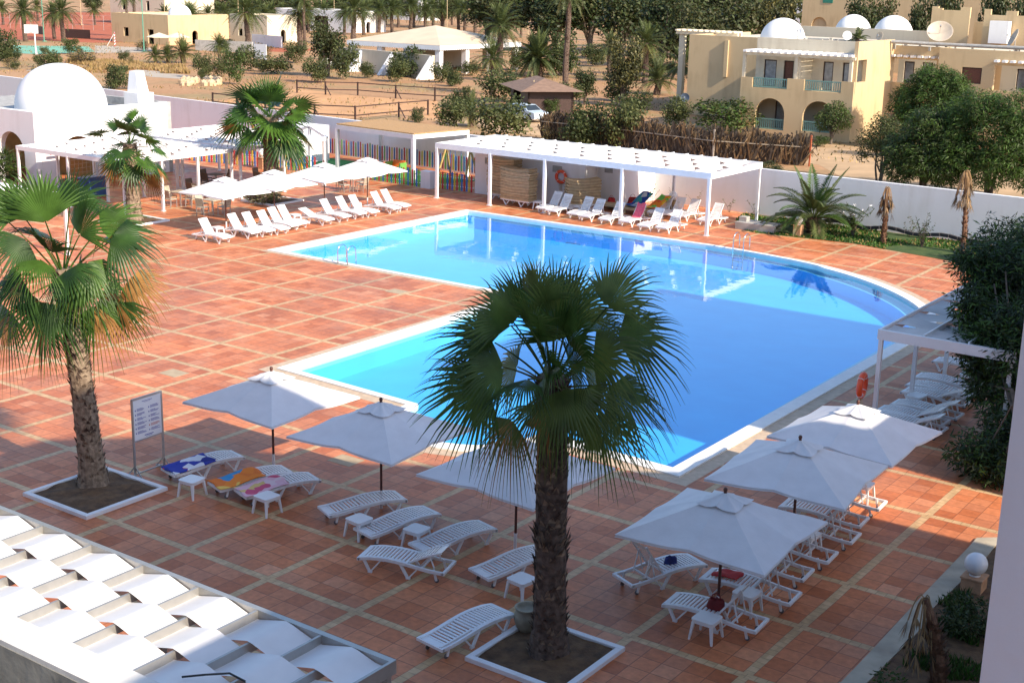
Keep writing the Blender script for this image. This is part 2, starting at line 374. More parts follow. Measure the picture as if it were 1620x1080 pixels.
# pool parts
COPE=M('white_coping',(.80,.79,.76),.6,.06,3,.2)
EDGE=M('beige_pool_border',(.54,.41,.29),.7,.15,5,.3)
POOLB=M('blue_pool_paint',(.075,.475,1.0),.5,.06,.8)
mb=MB()
o2=offset(pool,-.0); ringstrip(mb,o2,inner,.045,.045); ringstrip(mb,offset(pool,0),o2,0,.045); ringstrip(mb,inner,offset(inner,.002),.045,-.2)
struct(mb.build('pool_coping',COPE))
mb=MB(); eo=offset(pool,lambda q,k:-.42 if k.x<-.5 or q[1]<0 else -.2); ringstrip(mb,eo,offset(pool,-.003),.004,.004); struct(mb.build('pool_border',EDGE))
mb=MB(); led=offset(inner,lambda q,k: .06+.5*max(0,-k.normalized().x))
ringstrip(mb,offset(inner,-.01),offset(inner,-.008),-.05,-.30,1); ringstrip(mb,offset(inner,-.008),led,-.30,-.30,1); low=offset(led,.03); ringstrip(mb,led,low,-.30,-.85); tri(mb,[low],-.85)
struct(mb.build('pool_basin',[POOLB,M('pale_blue_ledge',(.30,.56,.78),.5,.06,.8)]))
WATER,nd,bs,N,L=nt('pool_water')
tr=N('ShaderNodeBsdfTransparent'); tr.inputs[0].default_value=(.62,.94,1,1)
gl=N('ShaderNodeBsdfGlossy'); gl.inputs['Roughness'].default_value=.015; gl.inputs['Color'].default_value=(1,1,1,1)
tc=N('ShaderNodeNewGeometry'); dt=N('ShaderNodeVectorMath'); dt.operation='DOT_PRODUCT'; L(tc.outputs['Incoming'],dt.inputs[0]); L(tc.outputs['Normal'],dt.inputs[1]); FRN=mathn('ADD',.02,mathn('MULTIPLY',.98,mathn('POWER',mathn('SUBTRACT',1,mathn('ABSOLUTE',dt.outputs['Value'])),5.)))
mp=N('ShaderNodeMapping'); L(tc.outputs['Position'],mp.inputs[0]); nz=N('ShaderNodeTexNoise'); nz.inputs['Scale'].default_value=1.6; nz.inputs['Detail'].default_value=3; L(mp.outputs[0],nz.inputs['Vector'])
bp=N('ShaderNodeBump'); bp.inputs['Strength'].default_value=.14; bp.inputs['Distance'].default_value=.03; L(nz.outputs['Fac'],bp.inputs['Height']); L(bp.outputs[0],gl.inputs['Normal'])
mx=N('ShaderNodeMixShader'); L(FRN,mx.inputs[0]); L(tr.outputs[0],mx.inputs[1]); L(gl.outputs[0],mx.inputs[2]); L(mx.outputs[0],nd.nodes['Material Output'].inputs['Surface'])
mb=MB(); tri(mb,[inner],-.07); struct(mb.build('pool_water',WATER))
mb=MB(); g=G(912,384,-.84)
mb.box(g.x-.45,g.y-.35,-.847,g.x+.45,g.y+.35,-.835); tag(mb.build('pool_drain_grate',BLACKM),'dark square drain grate on the floor of the pool','drain')
# boundary wall
mb=MB()
def wallpath(mb,pts,z0,z1,t):
    for i in range(len(pts)-1):
        a=Vector(pts[i]);b=Vector(pts[i+1]);d=(b-a).normalized();nn=Vector((-d.y,d.x))*t
        q=[a,b,b+nn,a+nn]; mb.prism([tuple(v) for v in q],z0,z1)
wallpath(mb,WALLP,-.1,2.45,.25)
tag(mb.build('boundary_wall',WHITEW),'long white rendered boundary wall running behind the pool garden','wall')
# lawn
lawn=[(11.2,36.1),(11.6,34.2),(13.0,31.6),(14.2,31.1),(19,31.75),(24,30.7),(31,28),(40,26.5),(46,30),(46,35.1),(27,35.65),(12,36.15)]
sheet('lawn_bed',lawn,.012,M('lawn_base',(.035,.10,.015),.95,.4,2,.5,c2=(.075,.105,.025)))
def inpoly(p,poly):
    c=False; n=len(poly)
    for i in range(n):
        a,b=poly[i],poly[i-1]
        if (a[1]>p[1])!=(b[1]>p[1]) and p[0]<(b[0]-a[0])*(p[1]-a[1])/(b[1]-a[1])+a[0]: c=not c
    return c
def tufts(name,poly,nb,h,mats,seed,z=0,wd=.05,kind='stuff',dens=None):
    rn=random.Random(seed); mb=MB(); xs=[p[0] for p in poly]; ys=[p[1] for p in poly]; k=0
    while k<nb:
        p=(rn.uniform(min(xs),max(xs)),rn.uniform(min(ys),max(ys)))
        if not inpoly(p,poly): continue
        if dens and mnoise.noise(Vector((p[0]*dens,p[1]*dens,3)))<-.05: k+=1; continue
        k+=1; a=rn.uniform(0,2*PI); hh=h*rn.uniform(.5,1.2); l=rn.uniform(-.6,.6)*hh; l2=rn.uniform(-.6,.6)*hh
        c,s=math.cos(a)*wd*rn.uniform(.6,1.4),math.sin(a)*wd
        mb.add([(p[0]-c,p[1]-s,z),(p[0]+c,p[1]+s,z),(p[0]+l,p[1]+l2,z+hh)],[[0,1,2]],rn.randrange(len(mats)))
    o=mb.build(name,mats); o['kind']=kind; return o
tufts('lawn_grass',lawn,26000,.10,[LAWN,LAWN,LAWN,LAWN,DRYG],3,.012,dens=.3)
tufts('dry_grass',px((108,95),(180,97),(290,104),(300,117),(120,115),(100,108)),7000,.5,[DRYG,DRYG,STRAW],4,wd=.12,dens=.15)
tufts('verge_weeds',[(2,38.6),(12,38),(14,38),(13.5,47),(4,51),(-2,46)],3500,.3,[BUSHG,DRYG,LAWN],5,wd=.08,dens=.4)
wallz=[(-14,44),(14,40),(40,36),(60,60),(10,75),(-30,110),(-70,200),(-160,190),(-150,90),(-70,48)]
tufts('scrub_tufts',wallz,24000,.22,[DRYG,DRYG,STRAW,BUSHG],8,-.01,wd=.07,dens=.10)
# right garden bed
kl=px((1330,1082),(1380,1030),(1463,940),(1530,870),(1545,853)); kr=px((1372,1082),(1457,997),(1473,967),(1523,920),(1563,880),(1580,858))
kl=[(kl[0][0]-.6,kl[0][1]-1.4)]+kl+[(37,1)]; kr=[(kr[0][0]-.4,kr[0][1]-1.4)]+kr+[(37.5,.2)]
mb=MB(); po=kl+kr[::-1]; po=po if area(po)>0 else po[::-1]; mb.prism(po,-.02,.05); struct(mb.build('concrete_kerb_path',M('kerb_concrete',(.42,.36,.27),.85,.2,2,.4)))
bed=[tuple(Vector(p)+Vector((.01,0))) for p in kr]+[(44,0),(44,-14),(34,-14)]
if area(bed)<0: bed=bed[::-1]
sheet('garden_bed',bed,.03,SOIL)
tufts('bed_grass',px((1470,960),(1530,930),(1560,1080),(1440,1080),(1420,1060),(1480,1000)),2500,.16,[LAWN,BUSHD,FAN2],6,.03,wd=.02,dens=1.2)
GREYW=M('grey_wheel',(.12,.12,.125),.6,.1,5)
# ---------------------------------------------------------------- loungers
def lounger(ang,label,loc,rz,group):
    t=thing('sun_lounger',label,'sun lounger',loc,rz,group)
    xb=-.15
    def zseat(x): 
        u=(x+.95)/1.9
        return .33+.05*math.sin((u-.35)*2*PI*.8)-.10*max(0,(x-.75))
    mb=MB()                                   # side rails, end bars
    for s in (-1,1):
        pr=[]
        xs=[-.95+1.9*i/14 for i in range(15)]
        for i in range(14):
            mb.bar((xs[i],s*.315,zseat(xs[i])-.03),(xs[i+1]+.004,s*.315,zseat(xs[i+1])-.03),.05,.065)
    mb.bar((-.95,-.34,zseat(-.95)-.03),(-.95,.34,zseat(-.95)-.03),.06,.055); mb.bar((.95,-.34,zseat(.95)-.03),(.95,.34,zseat(.95)-.03),.06,.06)
    mb.bar((-.45,-.3,.27),(-.45,.3,.27),.035,.03)
    mb.build('frame',WHITEP,t)
    for s in (-1,1):
        for (a,b,c) in ((.86,.70,.45),(.02,-.16,-.42)):
            q=MB(); y=s*.30
            q.bar((a,y,.31),(b,y,.015),.055,.04,up=(0,1,0)); q.bar((b-.01,y,.02),(c,y,.31),.03,.028,up=(0,1,0)); q.box(b-.05,y-.025,0,b+.04,y+.025,.03)
            q.build('leg',WHITEP,t)
        q=MB(); q.bar((-.72,s*.27,.29),(-.78,s*.27,.05),.045,.03,up=(0,1,0)); q.build('wheel_strut',WHITEP,t); q=MB(); q.tube([(-.78,s*.235,.05),(-.78,s*.255,.05)],.05,12)
        q.build('wheel',GREYW,t)
    mb=MB()                                   # slatted seat
    x=xb+.02
    while x<.92:
        z=zseat(x); z2=zseat(x+.047); mb.add([(x,-.285,z),(x+.047,-.285,z2),(x+.047,.285,z2),(x,.285,z),(x,-.285,z-.022),(x+.047,-.285,z2-.022),(x+.047,.285,z2-.022),(x,.285,z-.022)],
          [[0,1,2,3],[7,6,5,4],[0,4,5,1],[1,5,6,2],[2,6,7,3],[3,7,4,0]]); x+=.082
    for s in (-1,0,1):
        for i in range(8):
            xa=xb+i*1.05/8; xc=xa+1.05/8; w=.035 if s else .02
            if s==0: continue
            mb.bar((xa,s*.275,zseat(xa)-.008),(xc+.003,s*.275,zseat(xc)-.008),w,.03)
    mb.bbox(.86,-.3,zseat(.9)-.03,.965,.3,zseat(.9)+.012,.012)
    mb.build('seat',WHITEP,t)
    mb=MB(); Lb=.80
    ca,sa=math.cos(ang),math.sin(ang); zb=zseat(xb)
    def B(u,y,h=0): 
        h=h+.022*math.sin(u/Lb*PI)
        return (xb-u*ca-h*sa*-1*0-h*sa, y, zb+u*sa+h*ca) if ang>.05 else (xb-u,y,zseat(xb-u)+h*.4)
    u=.03
    while u<Lb-.14:
        mb.add([B(u,-.26),B(u+.047,-.26),B(u+.047,.26),B(u,.26),B(u,-.26,-.022),B(u+.047,-.26,-.022),B(u+.047,.26,-.022),B(u,.26,-.022)],
            [[3,2,1,0],[4,5,6,7],[0,1,5,4],[1,2,6,5],[2,3,7,6],[3,0,4,7]]); u+=.082
    for s in (-1,0,1):
        for i in range(8):
            a=Lb*i/8; c=Lb*(i+1)/8
            if s==0: continue
            mb.bar(B(a,s*.25,-.01),B(c,s*.25,-.01),.04 if s else .02,.035,up=(0,1,0))
    mb.add([B(Lb-.14,-.27),B(Lb,-.25),B(Lb,.25),B(Lb-.14,.27),B(Lb-.14,-.27,-.03),B(Lb,-.25,-.03),B(Lb,.25,-.03),B(Lb-.14,.27,-.03)],
            [[3,2,1,0],[4,5,6,7],[0,1,5,4],[1,2,6,5],[2,3,7,6],[3,0,4,7]])
    bk=mb.build('backrest',WHITEP,t)
    if ang>.05:
        for s in (-1,1):
            mb=MB(); p=B(.5,s*.2,-.03); mb.bar(p,(min(-.55,p[0]-.1),s*.2,.29),.025,.02,up=(0,1,0)); mb.bar(p,(p[0]+.12,s*.2,.28),.022,.02,up=(0,1,0)); mb.build('support_strut',WHITEP,t)
    return t
LP={}
def place_lounger(kind,label,x,y,rz,group,scale=None):
    ang={'flat':0.,'low':.42,'high':.95}[kind]
    if kind not in LP: LP[kind]=lounger(ang,label,(x,y,0),rz,group); return LP[kind]
    return dup(LP[kind],label,(x,y,0),rz,group)
def from_pts(foot,head_dir,ln=.95): return None
D=R
def LG(kind,label,fx,fy,hx,hy,group):
    """foot point and head direction point in world, lounger centre .95 from the foot"""
    f=Vector((fx,fy)); h=Vector((hx,hy)); d=(h-f).normalized(); c=f+d*.95
    return place_lounger(kind,label,c.x,c.y,math.atan2(-d.y,-d.x),group)
G1='white slatted sun loungers in front of the fan palms'
towel1=LG('flat','white flat sun lounger with a blue and white towel, nearest the notice board',18.62,-7.75,18.2,-9.7,G1)
towel2=LG('flat','white flat sun lounger with an orange and yellow towel, between the two side tables',20.35,-7.75,19.75,-9.7,G1)
towel3=LG('flat','white flat sun lounger with a pink towel beside the umbrella pole',21.2,-7.7,20.6,-9.5,G1)
LG('flat','white flat sun lounger behind the pole of the middle left umbrella, farther of the pair',23.62,-7.35,22.85,-9.1,G1)
LG('flat','white flat sun lounger between the two side tables right of the middle left umbrella pole',24.75,-7.6,24.35,-9.45,G1)
LG('flat','white sun lounger lying flat behind the raised one, left of the palm trunk',26.25,-7.5,25.75,-9.6,G1)
LG('low','white sun lounger with its backrest half raised, left of the palm trunk',25.1,-10.25,27.0,-9.7,G1)
LG('flat','white flat sun lounger half hidden behind the trunk of the near fan palm',28.1,-7.75,27.6,-9.6,G1)
LG('flat','white flat sun lounger alone in front, left of the stone pot by the palm',28.95,-10.65,28.7,-12.5,G1)
back1=LG('high','white sun lounger with a navy cloth on its seat, raised back turned to us',30.8,-6.25,30.15,-7.8,G1)
G2='white sun loungers in a row under the three right umbrellas'
rows=[(31.28,-8.23,'white raised sun lounger with a red bag, nearest of the row under the right umbrellas'),
 (31.3,-6.75,'second raised lounger of the right umbrella row, with a red towel by its foot'),
 (31.05,-5.55,'third raised lounger of the right umbrella row, with a blue patterned towel over its back'),
 (31.1,-4.4,'fourth raised white lounger of the row under the right umbrellas'),
 (31.1,-3.1,'fifth raised white lounger of the row under the right umbrellas'),
 (30.9,-2.1,'sixth raised lounger of the right umbrella row, with a beige towel over its back'),
 (30.85,-.85,'raised white lounger farthest along the right umbrella row, by the sunlit side table')]
RL=[LG('high',lb,x,y,x+1.9,y+.12,G2) for x,y,lb in rows]
G3='white sun loungers beside the right pergola'
for i,(x,y,k) in enumerate([(29.48,12.68,'flat'),(29.65,10.47,'flat'),(29.75,9.5,'flat'),(29.89,8.68,'low'),(30.09,7.3,'low'),(29.98,6.43,'low'),(30.16,5.75,'low')]):
    lb=['white flat lounger farthest back beside the right pergola, half under the dark tree','white flat lounger second from the back beside the right pergola','white flat lounger third from the back beside the right pergola',
     'half raised lounger behind the small table at the right pergola post','half raised lounger in front of the small table at the right pergola post','second half raised lounger from the front beside the right pergola','front half raised lounger beside the right pergola, partly behind the umbrella'][i]
    LG(k,lb,x,y,x+1.9,y-.05,G3)
G4='white sun loungers in the long row at the left end of the pool'
for i,(x,y) in enumerate([(-2.9,12.04),(-2.86,13.77),(-2.66,14.5),(-2.5,15.3),(-2.8,16.3),(-2.9,17.05),(-2.64,18.54),(-2.64,19.77),(-2.66,20.95),(-2.5,21.75),(-2.41,23.34),(-2.5,24.25)]):
    LG('low' if i==6 else 'high',f'white raised sun lounger, {ORD[i]} from the restaurant end of the far poolside row' if i!=6 else 'white sun lounger with a lower back, seventh from the restaurant end of the row',x,y,x-1.9,y-.1,G4)
G5='white sun loungers under the far pergola'
fp=[(3.09,28.5),(3.93,28.2),(5.27,28.15),(6.12,27.95),(7.36,27.85),(8.46,28.05),(9.78,27.6),(10.73,27.75)]
FL=[]
for i,(x,y) in enumerate(fp):
    FL.append(LG('high',f'white raised sun lounger, {ORD[i]} from the lifebuoy end under the far pergola' if i!=5 else 'raised sun lounger with a bright pink towel under the far pergola',x,y,x+.1,y+1.9,G5))
for i,(x,y) in enumerate([(8.16,31.4),(8.9,31.4),(9.75,31.4),(11.3,31.0)]):
    LG('high',f'white raised lounger, {ORD[3-i]} from the lawn in the back row under the far pergola',x,y,x+.15,y+1.9,G5)
# ---------------------------------------------------------------- side tables
def table(label,loc,rz,group):
    t=thing('side_table',label,'side table',loc,rz,group); mb=MB()
    def rr(h,r=.07,k=4):
        o=[]
        for cx,cy,a0 in ((1,1,0),(-1,1,90),(-1,-1,180),(1,-1,270)):
            for i in range(k+1):
                a=R(a0+90*i/k); o.append((cx*(h-r)+r*math.cos(a),cy*(h-r)+r*math.sin(a)))
        return o
    mb.prism(rr(.235),.405,.43); mb.prism(rr(.225),.35,.405); mb.build('table_top',WHITEP,t)
    for sx in (-1,1):
        for sy in (-1,1):
            q=MB(); a=.185; q.add([(sx*a-.03,sy*a-.03,.36),(sx*a+.03,sy*a-.03,.36),(sx*a+.03,sy*a+.03,.36),(sx*a-.03,sy*a+.03,.36),
              (sx*.235-.018,sy*.235-.018,0),(sx*.235+.018,sy*.235-.018,0),(sx*.235+.018,sy*.235+.018,0),(sx*.235-.018,sy*.235+.018,0)],
              [[0,1,5,4],[1,2,6,5],[2,3,7,6],[3,0,4,7],[4,5,6,7],[3,2,1,0]]); q.build('leg',WHITEP,t)
    return t
tabs=[(19.32,-9.85,'white plastic side table between the blue and the orange towel loungers'),(21.45,-9.5,'white plastic side table at the head of the pink towel lounger'),
 (24.0,-9.2,'white side table behind the pole of the middle left umbrella'),(25.35,-8.85,'white side table right of the lounger with the middle left umbrella pole'),
 (28.6,-9.5,'white side table touching the near palm trunk from the left'),(32.35,-8.75,'white side table at the very front of the right umbrella row'),
 (32.45,-7.25,'white side table between the two nearest loungers of the right umbrella row'),(32.2,-3.75,'white side table in the middle of the right umbrella row'),
 (32.0,-.05,'sunlit white side table at the far end of the right umbrella row'),(30.5,7.95,'white side table at the front post of the right pergola'),(31.0,11.2,'white side table farthest back beside the right pergola'),
 (-4.6,13.0,'white side table between the first two loungers of the far row'),(-4.4,17.9,'white side table in the middle of the far lounger row'),(-4.6,22.6,'white side table near the right end of the far lounger row'),
 (2.2,29.6,'white side table left of the loungers under the far pergola'),(11.0,33.0,'white side table beside the last lounger under the far pergola'),(4.55,29.9,'white side table between front row loungers under the far pergola')]
t0=None
for x,y,lb in tabs:
    if t0 is None: t0=table(lb,(x,y,0),.1,'white plastic side tables')
    else: dup(t0,lb,(x,y,0),random.uniform(-.15,.15),'white plastic side tables')
# ---------------------------------------------------------------- umbrellas
def canopy_fn(half,zc,zcor,zmid,sag):
    def f(u,v):
        a=2*PI*u; c,s=math.cos(a),math.sin(a); m=max(abs(c),abs(s)); r=half/m
        k=min(abs(c),abs(s))/m                      # 0 mid edge, 1 corner
        r*= 1-.045*(1-k)**.7*math.sin(min(1,v)*PI/2)
        ze=zmid+(zcor-zmid)*k**1.6
        seg=abs(math.sin(a*4))                       # between the 8 ribs
        z=zc+(ze-zc)*v-.06*v*seg*(1-.3*v)-sag*math.sin(PI*v)*.5*(1-.5*k)
        return (c*r*v,s*r*v,z)
    return f
def umbrella(label,loc,rz,group):
    t=thing('patio_umbrella',label,'umbrella',loc,rz,group)
    mb=MB(); f=canopy_fn(1.53,2.54,1.86,1.925,.02); mb.grid(lambda u,v:f(u,.012+v*.988),64,10)
    f2=f
    mb.grid(lambda u,v:(f2(u,.985+.015*v)[0],f2(u,.985+.015*v)[1],f2(u,1)[2]-.05*v),64,1)
    cn=mb.build('canopy',CLOTH,t)
    mb=MB(); g=canopy_fn(.42,2.60,2.42,2.44,.01); mb.grid(lambda u,v:(lambda q:(q[0],q[1],q[2]+.007*math.sin(u*2*PI*4+1)*v))(g(u,.06+v*.94)),48,5); mb.build('vent_flap',CLOTH,cn,True)
    mb=MB(); mb.tube([(0,0,.42),(0,0,2.56)],.03,10); mb.build('pole',WOODP,t)
    mb=MB(); mb.lathe([(.001,2.70),(.03,2.69),(.045,2.65),(.03,2.61),(.035,2.60),(.035,2.54)],10); mb.build('finial',WOODP,t,True)
    mb=MB(); mb.tube([(0,0,0),(0,0,.44)],.038,10); mb.build('pole_sleeve',WHITEM,t)
    for k in range(8):
        a=2*PI*k/8; r=1.5/max(abs(math.cos(a)),abs(math.sin(a)))*(.93 if k%2==0 else .985); e=1.86 if k%2 else 1.95
        q=MB(); q.bar((.03*math.cos(a),.03*math.sin(a),2.46),(r*math.cos(a),r*math.sin(a),e-.03),.018,.025); q.bar((.04*math.cos(a),.04*math.sin(a),1.8),(r*.5*math.cos(a),r*.5*math.sin(a),(2.46+e)/2-.06),.014,.02); q.build('rib',WOODP,t)
    return t
GU='white square patio umbrellas round the pool'
ums=[(19.6,-7.45,0,'white square umbrella over the towel covered loungers, left of the near palm'),(23.3,-7.65,.03,'white square umbrella between the towel group and the near palm crown'),
 (27.2,-7.75,-.02,'white umbrella half hidden behind the crown of the near fan palm'),(32.1,-7.8,.03,'nearest and largest looking umbrella of the three on the right'),(31.95,-4.0,.08,'middle umbrella of the three on the right'),
 (31.95,-.75,-.03,'farthest umbrella of the three on the right, its edge in the sun'),
 (-5.3,14.2,0,'leftmost of the four far umbrellas over the long lounger row'),(-5.4,17.5,.04,'second from the left of the four far umbrellas'),(-5.4,21.1,-.03,'third from the left of the four far umbrellas'),(-5.2,24.2,.02,'rightmost of the four far umbrellas, beside the playground')]
u0=None
for x,y,rz,lb in ums:
    u0=umbrella(lb,(x,y,0),rz,GU) if u0 is None else u0 if False else (dup(u0,lb,(x,y,0),rz,GU) and u0)
# ---------------------------------------------------------------- towels and bags
def cloth(name,label,cat,x0,y0,x1,y1,zfn,mt,group=None,loc=(0,0,0),rz=0,wav=.02,nu=18,nv=12):
    mb=MB(); rn=random.random()*50
    def f(u,v):
        x=x0+(x1-x0)*u+.03*math.sin(7*v+rn); y=y0+(y1-y0)*v+.025*math.sin(6*u+rn)
        return (x,y,zfn(x,y)+.012+wav*(.5+.5*mnoise.noise(Vector((x*5+rn,y*5,0)))))
    mb.grid(f,nu,nv)
    b=len(mb.v); 
    o=mb.build(name,mt,None,True,loc); o.rotation_euler.z=rz
    md=o.modifiers.new('thick','SOLIDIFY'); md.thickness=.012; md.offset=1
    return tag(o,label,cat,group)
def towelmat(name,stops,scale,seed):
    mt,n,bs,N,L=nt(name); tc=N('ShaderNodeTexCoord'); mp=N('ShaderNodeMapping'); mp.inputs['Location'].default_value=(seed,seed*.7,0); L(tc.outputs['Object'],mp.inputs[0])
    v=N('ShaderNodeTexVoronoi'); v.inputs['Scale'].default_value=scale; L(mp.outputs[0],v.inputs['Vector']); se=N('ShaderNodeSeparateColor'); L(v.outputs['Color'],se.inputs[0])
    cr=N('ShaderNodeValToRGB'); cr.color_ramp.interpolation='CONSTANT'; el=cr.color_ramp.elements
    for i,(p,c) in enumerate(stops):
        k=el[i] if i<2 else el.new(p)
        k.position=p; k.color=(*c,1)
    L(se.outputs[0],cr.inputs[0]); L(cr.outputs[0],bs.inputs['Base Color']); bs.inputs['Roughness'].default_value=.95; return mt
TW1=towelmat('blue_towel',[(0,(.03,.05,.38)),(.42,(.75,.78,.85)),(.7,(.02,.03,.25)),(.88,(.75,.6,.05)),(.95,(.6,.04,.04))],4.2,1.3)
TW2=towelmat('orange_towel',[(0,(.85,.25,.03)),(.45,(.85,.55,.12)),(.72,(.8,.2,.03)),(.86,(.05,.30,.60))],3.,4.1)
TW3=towelmat('pink_floral_towel',[(0,(.80,.50,.58)),(.55,(.80,.62,.66)),(.75,(.65,.10,.20)),(.85,(.75,.55,.20))],5.,7.7)
TW4=towelmat('teal_towel',[(0,(.02,.06,.14)),(.4,(.05,.20,.30)),(.7,(.25,.42,.50)),(.9,(.02,.03,.05))],7.,2.2)
def ztop(x,y): 
    u=(x+.95)/1.9; return .33+.05*math.sin((u-.35)*2*PI*.8)
def on(l): return dict(loc=tuple(l.location),rz=l.rotation_euler.z)
GT='beach towels spread on the loungers'
cloth('beach_towel','blue and white patterned beach towel on the lounger by the notice board','towel',-.98,-.36,.18,.36,ztop,TW1,GT,**on(towel1))
cloth('beach_towel','orange and yellow beach towel with a blue patch on the middle towel lounger','towel',-.98,-.36,.22,.36,ztop,TW2,GT,**on(towel2))
cloth('beach_towel','pink floral beach towel on the lounger by the umbrella pole','towel',-.98,-.36,.15,.36,ztop,TW3,GT,**on(towel3))
def zback(x,y): return .33+max(0,(-.15-x))*math.tan(.95)+.02
cloth('beach_towel','blue green patterned towel over the third raised back of the right umbrella row','towel',-.60,-.3,.1,.3,zback,TW4,GT,**on(RL[2]))
cloth('beach_towel','crumpled beige towel over a raised back under the right umbrellas','towel',-.60,-.26,-.2,.22,zback,MATT,GT,wav=.06,**on(RL[5]))
cloth('beach_towel','red towel lying at the foot of the second lounger of the right umbrella row','towel',.2,-.2,.75,.2,ztop,REDC,GT,wav=.06,**on(RL[1]))
cloth('beach_towel','bright pink towel over the raised back in the front row under the far pergola','towel',-.62,-.25,-.02,.25,zback,PINK,GT,**on(FL[5]))
def bag(name,label,cat,loc,s,mt,rz=0,handle=True):
    t=thing(name,label,cat,loc,rz); mb=MB(); 
    def f(u,v):
        a=2*PI*u; r=(1-.25*v+.12*math.sin(3*a+2)*v)*(1 if v<.85 else max(.02,(1-v)/.15)); return (s*r*math.cos(a),s*.65*r*math.sin(a),s*1.3*min(v,.85)+.03*math.sin(5*a)*v*s*4)
    mb.grid(f,20,8); mb.build('bag_body',mt,t,True)
    if handle: q=MB(); q.tube([(-s*.5,0,s*1.0),(-s*.35,0,s*1.55),(0,0,s*1.75),(s*.35,0,s*1.55),(s*.5,0,s*1.0)],.012,6); q.build('bag_handle',mt,t)
    return t
x,y=RL[0].location[:2]; bag('beach_bag','dark red beach bag on the nearest lounger under the right umbrellas','bag',(x-.0,y,.34),.19,M('dark_red_bag',(.17,.008,.01),.6,.2,8),.3)
x,y=back1.location[:2]; d=Vector((math.cos(back1.rotation_euler.z),math.sin(back1.rotation_euler.z)))
bag('folded_cloth','crumpled navy blue cloth on the seat of the raised lounger turned away','cloth',(x+d.x*.25,y+d.y*.25,.34),.15,NAVY,.8,False)
# ---------------------------------------------------------------- woven canvas pergolas
def weave(root,W,Dp,z,ns,sp=.667,amp=.085,bh=.15,mt=WHITEM,fascia=.16,y_in=.06,up=.28,fab=None):
    nb=int(round(W/sp)); sp=W/nb
    for k in range(1,nb):
        q=MB(); q.box(k*sp-.02,.05,z-bh*.62,k*sp+.02,Dp-.05,z+bh*up); q.build('beam',mt,root)
    for nm,(a,b,c,d) in {'a':(0,-.05,W,.05),'b':(0,Dp-.05,W,Dp+.05),'c':(-.05,-.05,.0,Dp+.05),'d':(W,-.05,W+.05,Dp+.05)}.items():
        q=MB(); q.box(a,b,z-fascia,c,d,z+.06); q.build('edge_beam',mt,root)
    sw=(Dp-2*y_in)/ns; pp=6
    for s in range(ns):
        q=MB(); y0=y_in+s*sw+.01; y1=y_in+(s+1)*sw-.01; rn=random.uniform(-.01,.01); sg=1 if s%2 else -1
        def f(u,v):
            x=.03+u*(W-.06); t=x/sp; tri=1-2*abs((t%2)-1); w=.93*tri+.07*math.sin(tri*PI/2)
            w=-w*sg
            e=min(1,min(x,W-x)/.25)
            return (x,y0+(y1-y0)*v,z+.0+amp*w*e+rn-.012*math.sin(PI*v)+.006*mnoise.noise(Vector((x*2,v*3+s*5,1))))
        q.grid(f,nb*pp,3); q.build('canvas_strip',fab or FABRIC,root,True)
def post(root,x,y,z,w=.1,mt=WHITEM,name='post'):
    q=MB(); q.box(x-w/2,y-w/2,0,x+w/2,y+w/2,z); q.box(x-w*.85,y-w*.85,0,x+w*.85,y+w*.85,.015); return q.build(name,mt,root)
# foreground pergola
pg=thing('pergola','white woven canvas pergola roof next to the long white hotel ledge','pergola',(17.0,-19.4,0))
weave(pg,14.45,2.55,2.62,3,.665,.085,.18,ALU,.15)
for x in (.05,4.8,9.6,14.4): 
    for y in (0,2.5): post(pg,x,y,2.5,.1,ALU)
q=MB(); q.tube([(12.6,.35,2.75),(12.9,.5,2.82),(13.1,.75,2.8),(13.35,.8,2.74)],.015,6); q.build('cable',BLACKM,pg)
# right pergola
pg=thing('pergola','white pergola with flat canvas panels beside the dark willow-leaved tree and the pool','pergola',(30.2,5.2,0))
weave(pg,3.6,9.0,2.85,9,1.2,.05,.14,WHITEM,.22,up=.75,fab=FABRIC2)
for (x,y) in ((0.05,.0),(.05,3.),(.05,6),(.05,9.),(3.55,0),(3.55,4.5),(3.55,9)): post(pg,x,y,2.7,.11)
# far pergola
pg=thing('pergola','long white canvas pergola against the far boundary wall behind the pool','pergola',(-4.15,28.75,0))
weave(pg,16.9,5.6,3.0,4,.85,.085,.15,WHITEM,.24,up=.85,fab=FABRIC2)
for x in (.05,3.7,7.25,11.95,16.85):
    post(pg,x,0,2.8,.15)
for x in (.05,5.6,11.9,16.85): post(pg,x,5.55,2.8,.12)
# restaurant pergola
pg=thing('pergola','white pergola over the brown restaurant chairs beside the domed building','pergola',(-20.2,13.4,0))
weave(pg,8.6,7.2,2.75,6,.8,.11,.12,WHITEM,.16,up=.8,fab=FABRIC2)
for x in (.05,4.2,8.55):
    for y in (0,2.4,4.8,7.15): post(pg,x,y,2.65,.12)
pg=thing('pergola','white pergola roof farther back behind the first, next to the far left fan palm','pergola',(-20.6,21.3,0))
weave(pg,8.9,6.6,2.75,6,.8,.11,.12,WHITEM,.16,up=.8,fab=FABRIC2)
for x in (.05,4.2,8.85):
    for y in (0,3.3,6.55): post(pg,x,y,2.65,.12)
pg=thing('pergola','low white canvas pergola at the left edge, mostly behind the fan palm','pergola',(-13.2,1.2,0))
weave(pg,7.2,4.6,2.6,4,.8,.10,.12,WHITEM,.16)
for x in (.05,7.15):
    for y in (0,4.55): post(pg,x,y,2.5,.12)
